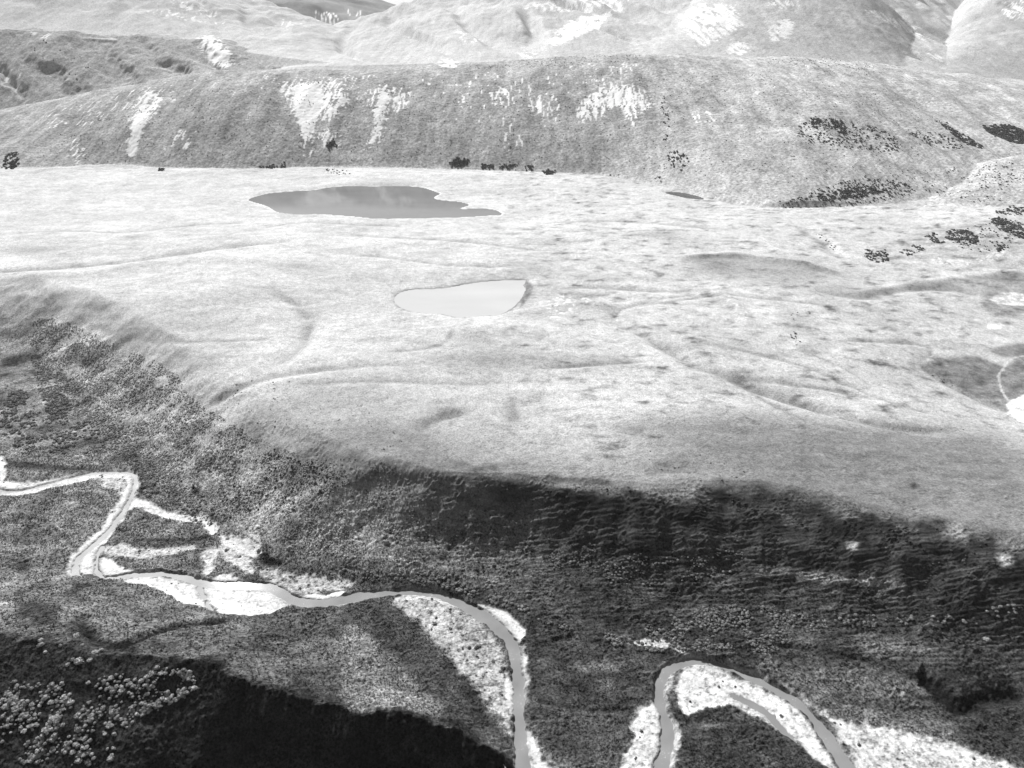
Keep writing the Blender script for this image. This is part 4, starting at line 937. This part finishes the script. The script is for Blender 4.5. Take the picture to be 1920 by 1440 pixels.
# grey scrub on the left slope and, thinly, over the scarp and terrace edge: too many to count
midA = np.vstack([scatter([(50,600),(120,592),(175,628),(330,690),(352,745),(430,790),(520,850),(640,880),(620,960),(520,960),(450,960),(400,1000),(330,960),(280,900),(220,850),(170,790),(80,760),(60,690)], 190, (0.3, .85), .30, 12, seed=20),
                  scatter([(560,860),(700,860),(800,900),(760,1060),(600,1060),(500,1000),(500,930)], 140, (.22, .6), .40, 10, seed=21),
                  scatter([(800,900),(1300,920),(1700,980),(1920,1010),(1920,1250),(1400,1180),(1000,1080),(760,1060)], 22, (.3, .9), .5, 9, seed=22),
                  scatter([(380,740),(520,700),(700,760),(800,860),(560,840)], 6, (.3, .7), .5, 14, seed=23), scatter([(1180,840),(1330,850),(1420,900),(1250,905)], 10, (.3, .7), .5, 10, seed=24)])
_mp = 960 + FPX * midA[:, 0] / (midA[:, 1] * cos(PITCH) + 135 * sin(PITCH))
ma = np.where((_mp > 0) & (_mp < 1920), midA[:, 2] / np.sqrt(midA[:, 0] ** 2 + midA[:, 1] ** 2 + 135 ** 2), 0)
om = np.argsort(-ma); midA = midA[om]
lm = midA[:280, 0] < -10
msrc = place("grey_scrub", MID, midA[:280][lm], "grey scrub cushion on the long slope above the left river bend", "shrub", "grey scrub on the left slope")
msrc = (place("grey_scrub", MID, midA[:280][~lm], "grey scrub cushion scattered on the dark right-hand scarp", "shrub", "grey scrub on the scarp") + msrc)[-3:]
split_stuff("grey_scrub_cover", msrc, midA[280:], "grey scrub speckling the slope down from the terrace", "scrub")

# tussock grass on the near ground: countless
def tuft_mesh(seed, material):
    rg = np.random.default_rng(seed); bm = bmesh.new()
    for _ in range(13):
        th = rg.uniform(0, 6.28); r0 = rg.uniform(0, .18); o = np.array([cos(th) * r0, sin(th) * r0, -0.05]); th2 = th + rg.normal(0, .7); L = rg.uniform(.35, .62)
        tip = o + np.array([cos(th2) * L * .8, sin(th2) * L * .8, L * rg.uniform(.7, 1.2)]); sd = np.array([-sin(th2), cos(th2), 0]) * rg.uniform(.08, .15)
        bm.faces.new([bm.verts.new(o - sd), bm.verts.new(o + sd), bm.verts.new(tip)])
    me = bpy.data.meshes.new("tussock_mesh"); bm.to_mesh(me); bm.free(); me.materials.append(material)
    return me
M_tuft = leaf_mat("tussock_blades", 0.02, 1.5)
TUFT = [tuft_mesh(50 + i, M_tuft) for i in range(3)]
rg = np.random.default_rng(5)
nT = 230000
ty = np.sqrt(rg.uniform(88 ** 2, 250 ** 2, nT)); tx = rg.uniform(-1, 1, nT) * halfw(ty)
tz_t = zsample(tx, ty, T); tz_g = zsample(tx, ty, gshow); tz_w = zsample(tx, ty, WET); tz_p = zsample(tx, ty, tt0)
keep = (rg.random(nT) < np.clip(((tz_t - 0.01) * 6), 0.25, 1.0) * (fbm(tx / 7, ty / 5, 3, .6, off=330) * .9 + .65)) & (tz_g < 0.25) & (tz_w < -1) & (zsample(tx, ty, BK) < .35) & (tz_p < 0.97) & (zsample(tx, ty, sp_k.astype(np.float32)) < rg.uniform(.3, 1.05, nT))
tuf = np.stack([tx[keep], ty[keep], rg.uniform(.22, .75, keep.sum()) * np.interp(tz_p[keep], [0.05, .3], [1.1, .75])], 1)
tsrc = place("tussock", TUFT, tuf[:3], "small pale grass tussock on the dark river flat", "grass", "grass tussocks on the flat")
split_stuff("tussock_grass", tsrc, tuf[3:], "pale tussock grass covering the river flat and lower scarp", "grass")
print("tussocks", len(tuf))

# dark bushes
BUSH = [([(840,305),(862,296),(880,297),(878,312),(850,312)],60,(3,5)),([(886,312),(915,308),(930,313),(900,320)],45,(2.5,4)),([(930,314),(965,306),(975,311),(940,318)],45,(2.5,4)),([(982,312),(1006,308),(1005,319),(985,320)],60,(2.5,4)),
 ([(1020,322),(1042,322),(1040,329),(1020,328)],50,(2.5,4)),([(480,312),(525,308),(555,312),(500,318)],20,(2.5,4)),([(615,265),(632,266),(630,280),(618,278)],50,(3,5)),([(1240,180),(1252,180),(1255,260),(1240,300)],5,(2,4)),
 ([(1250,280),(1295,290),(1290,318),(1255,315)],14,(2,4)),([(10,290),(35,285),(35,318),(5,318)],20,(3,5)),([(295,316),(308,316),(308,321),(297,321)],60,(2.5,3.5)),([(1500,225),(1600,222),(1690,260),(1690,290),(1560,275),(1490,260)],8,(2,3.6)),
 ([(1520,222),(1540,222),(1535,240),(1522,240)],40,(2.5,4)),([(1555,225),(1580,225),(1590,255),(1570,250)],30,(2.5,4)),([(1755,222),(1790,245),(1830,265),(1850,282),(1820,275),(1780,250)],40,(2.5,4)),([(1690,250),(1760,245),(1830,278),(1760,280)],8,(2.2,3.6)),
 ([(1835,238),(1900,235),(1925,250),(1925,275),(1870,258)],55,(3,5)),([(1500,370),(1560,345),(1640,330),(1720,350),(1700,372),(1600,384),(1480,392),(1450,385)],13,(2,3.4)),([(1520,372),(1560,362),(1640,345),(1660,360),(1570,380)],26,(2,3.6)),
 ([(1765,440),(1800,428),(1835,440),(1832,460),(1790,458)],50,(2.0,3.4)),([(1850,412),(1880,405),(1925,430),(1925,450),(1890,440)],50,(2,3.4)),([(1735,435),(1760,440),(1775,458),(1745,455)],35,(1.8,3)),([(1620,468),(1650,466),(1680,485),(1640,495),(1620,485)],40,(1.6,2.8)),
 ([(1680,470),(1725,455),(1735,470),(1700,485)],25,(1.6,2.6)),([(1868,458),(1885,456),(1882,472),(1866,470)],45,(2,3)),([(1800,425),(1925,405),(1925,470),(1780,470)],7,(1.4,2.4)),([(1520,432),(1550,446),(1570,462),(1585,490),(1545,455)],10,(1.2,2)),
 ([(1480,585),(1492,580),(1498,600),(1486,600)],12,(.9,1.5)),([(1480,625),(1492,620),(1500,652),(1486,645)],30,(.9,1.6)),([(1510,580),(1525,588),(1530,596),(1515,590)],30,(.8,1.4)),([(1725,684),(1760,706),(1800,722),(1790,730),(1745,706)],14,(1,1.7)),
 ([(1690,803),(1810,800),(1810,808),(1700,812)],12,(.8,1.3)),([(1210,525),(1218,525),(1216,531),(1210,531)],30,(1.5,2)),([(1220,330),(1245,332),(1240,342),(1225,340)],14,(2.5,3.6)),([(1140,326),(1170,328),(1165,333),(1142,331)],10,(2,3)),
 ([(1780,1030),(1808,1034),(1816,1058),(1795,1062)],26,(1,1.8)),([(1706,906),(1722,906),(1720,915),(1708,916)],20,(1,1.7)),([(482,1022),(502,1020),(512,1040),(488,1046)],40,(1.2,2)),([(360,914),(374,914),(374,926),(362,926)],30,(1.2,2)),
 ([(1510,350),(1720,310),(1900,330),(1900,385),(1700,370)],2,(1.6,2.8)),([(1820,310),(1925,300),(1925,350),(1850,360)],5,(1.5,2.6)),([(1860,395),(1925,385),(1925,402),(1880,404)],26,(2,3)),([(70,68),(150,90),(180,150),(120,150),(60,100)],.3,(3,5)),([(600,315),(650,318),(660,330),(620,328)],3,(2.5,3.5)),
 ([(1400,110),(1600,110),(1700,140),(1500,140)],1.2,(1.5,2.6)),([(20,300),(200,200),(420,150),(800,150),(1200,130),(1500,140),(1800,200),(1700,330),(1400,350),(1200,310),(700,300),(300,305)],.9,(1.3,2.2)),([(1050,105),(1200,100),(1210,115),(900,130),(800,135)],2.2,(1.5,2.4))]
def feather(A, k, rg=np.random.default_rng(77)):
    A[:, :2] += rg.normal(0, 1, (len(A), 2)) * np.array([1.0, 2.0]) * k * A[:, 2:3] * (rg.random((len(A), 1)) < .5)
    return A
dk = [feather(scatter(p, n * 2.4, (s_[0] * .24, s_[1] * .50), .42, 7, seed=500 + i, smooth=2), 0.9) for i, (p, n, s_) in enumerate(BUSH)]
lab_bush = {0: ("dark bush in the largest clump at the foot of the moraine", "bush clump at moraine foot"), 19: ("dark bush on the right-hand bank above the stream", "bushes on the right bank")}
dkall = np.vstack([np.c_[d_, np.full(len(d_), i)] for i, d_ in enumerate(dk)])
zone = lambda i: 0 if i < 11 else (1 if i in (11,12,13,14,15,16,17,18,39,40,41,44) else (2 if 19 <= i <= 25 else 3))
ZN = [("dark bush in the clumps along the foot of the moraine hill", "dark bushes at the moraine foot"), ("dark bush on the shadier right-hand shoulder of the moraine hill", "dark bushes on the right hillside"),
      ("dark bush on the steep stream bank at the right edge", "dark bushes on the stream bank"), ("small dark bush standing alone in a hollow of the pale terrace or scarp", "scattered dark bushes")]
zi = np.array([zone(int(i)) for i in dkall[:, 3]])
appd = dkall[:, 2] / np.sqrt(dkall[:, 0] ** 2 + dkall[:, 1] ** 2 + 120 ** 2)
od = np.argsort(-appd); dsrc = []
CL = {0: "dark bush in the largest clump at the moraine foot right of the lake", 1: "dark bush in the low strip just right of the largest foot clump", 2: "dark bush in the long low strip at the moraine foot", 3: "dark bush in the right-hand clump of the row at the moraine foot",
 4: "dark bush in the small lone clump ending the moraine-foot row", 5: "dark bush in the thin row at the moraine foot behind the lake", 6: "dark bush below the largest white scree fan", 7: "dark bush in the steep gully line down the moraine", 8: "dark bush in the thicket at the mouth of the gully",
 9: "dark bush in the clump at the left edge of the moraine foot", 10: "dark bush alone at the moraine foot left of the lake", 32: "round dark bush alone on pale ground right of the small lake", 27: "dark bush in the hollow of the right-hand terrace bank", 28: "dark bush in the lower group on the right-hand terrace bank",
 30: "dark bush along the creek bank at the lower right terrace", 31: "dark bush in the low line beside the long swale", 35: "dark bush in the black thicket on the right end of the scarp", 36: "dark bush alone on the grey terrace edge at right", 37: "dark bush in the clump beside the left gravel patch", 38: "dark bush beside the pale slope above the left river bend",
 16: "dark bush in the dense black patch at the right edge", 14: "dark bush in the diagonal black row on the right hillside", 17: "dark bush on the lower right foot of the moraine hill", 18: "dark bush in the dense core of the thicket at the right-hand hill foot", 19: "dark bush in the big central thicket on the stream bank", 20: "dark bush in the thicket where the stream bank meets the right edge", 22: "dark bush in the leftmost thicket on the stream bank"}
for q in sorted(set(int(v) for v in dkall[od[:290], 3])):
    sel = [i for i in od[:290] if int(dkall[i, 3]) == q]
    lb = CL.get(q, ZN[zone(q)][0])
    dsrc += place("dark_bush", DARK, dkall[sel][:, :3], lb, "bush", ZN[zone(q)][1] + ((", clump of " + str(len(sel))) if q in CL else ""))
if len(od) > 290: split_stuff("dark_bush_cover", dsrc[:4], dkall[od[290:]][:, :3], "dark scrub scattered over the right hillside and stream bank", "scrub")

# low plants on the gravel bars
bp = []
for i, (pix, wht, ov) in enumerate(BARS):
    if ov >= 0.03: bp.append(np.c_[scatter(pix, 2.5 + 16 * ov, (.35, 1.0), .45, 5, proj=zf, seed=700 + i), ])
bp = np.vstack(bp)
ob_ = np.argsort(-bp[:, 2] / np.sqrt(bp[:, 0] ** 2 + bp[:, 1] ** 2 + 150 ** 2))
bsrc = place("bar_plant", BARP, bp[ob_[:280]], "low dark plant rooted in the white river gravel", "plant", "plants on the gravel bars")
split_stuff("bar_plant_cover", bsrc[:3], bp[ob_[280:]], "small weeds speckling the river gravel", "weeds")
print("shrubs", len(allp), len(midA), len(dkall), len(bp))

# ------------------------------------------------------------------ air
bm = bmesh.new(); bmesh.ops.create_cube(bm, size=1.0)
hz = bpy.data.meshes.new("haze"); bm.to_mesh(hz); bm.free()
hob = bpy.data.objects.new("haze", hz); scene.collection.objects.link(hob)
top_z = float(max(Z.max(), CAM_H) + 20); low_z = float(min(Z.min(), -25) - 1)
hob.scale = (9400, 5900, top_z - low_z); hob.location = (0, 2450, (top_z + low_z) / 2)
hm = bpy.data.materials.new("haze_air"); hm.use_nodes = True; hn = hm.node_tree; hn.nodes.clear()
ho = hn.nodes.new("ShaderNodeOutputMaterial"); hv = hn.nodes.new("ShaderNodeVolumePrincipled")
hv.inputs['Color'].default_value = (.95, .95, .95, 1); hv.inputs['Density'].default_value = 0.00004
hn.links.new(hv.outputs[0], ho.inputs['Volume']); hz.materials.append(hm)
tag(hob, "thin pale haze filling the valley air", "haze", "stuff")
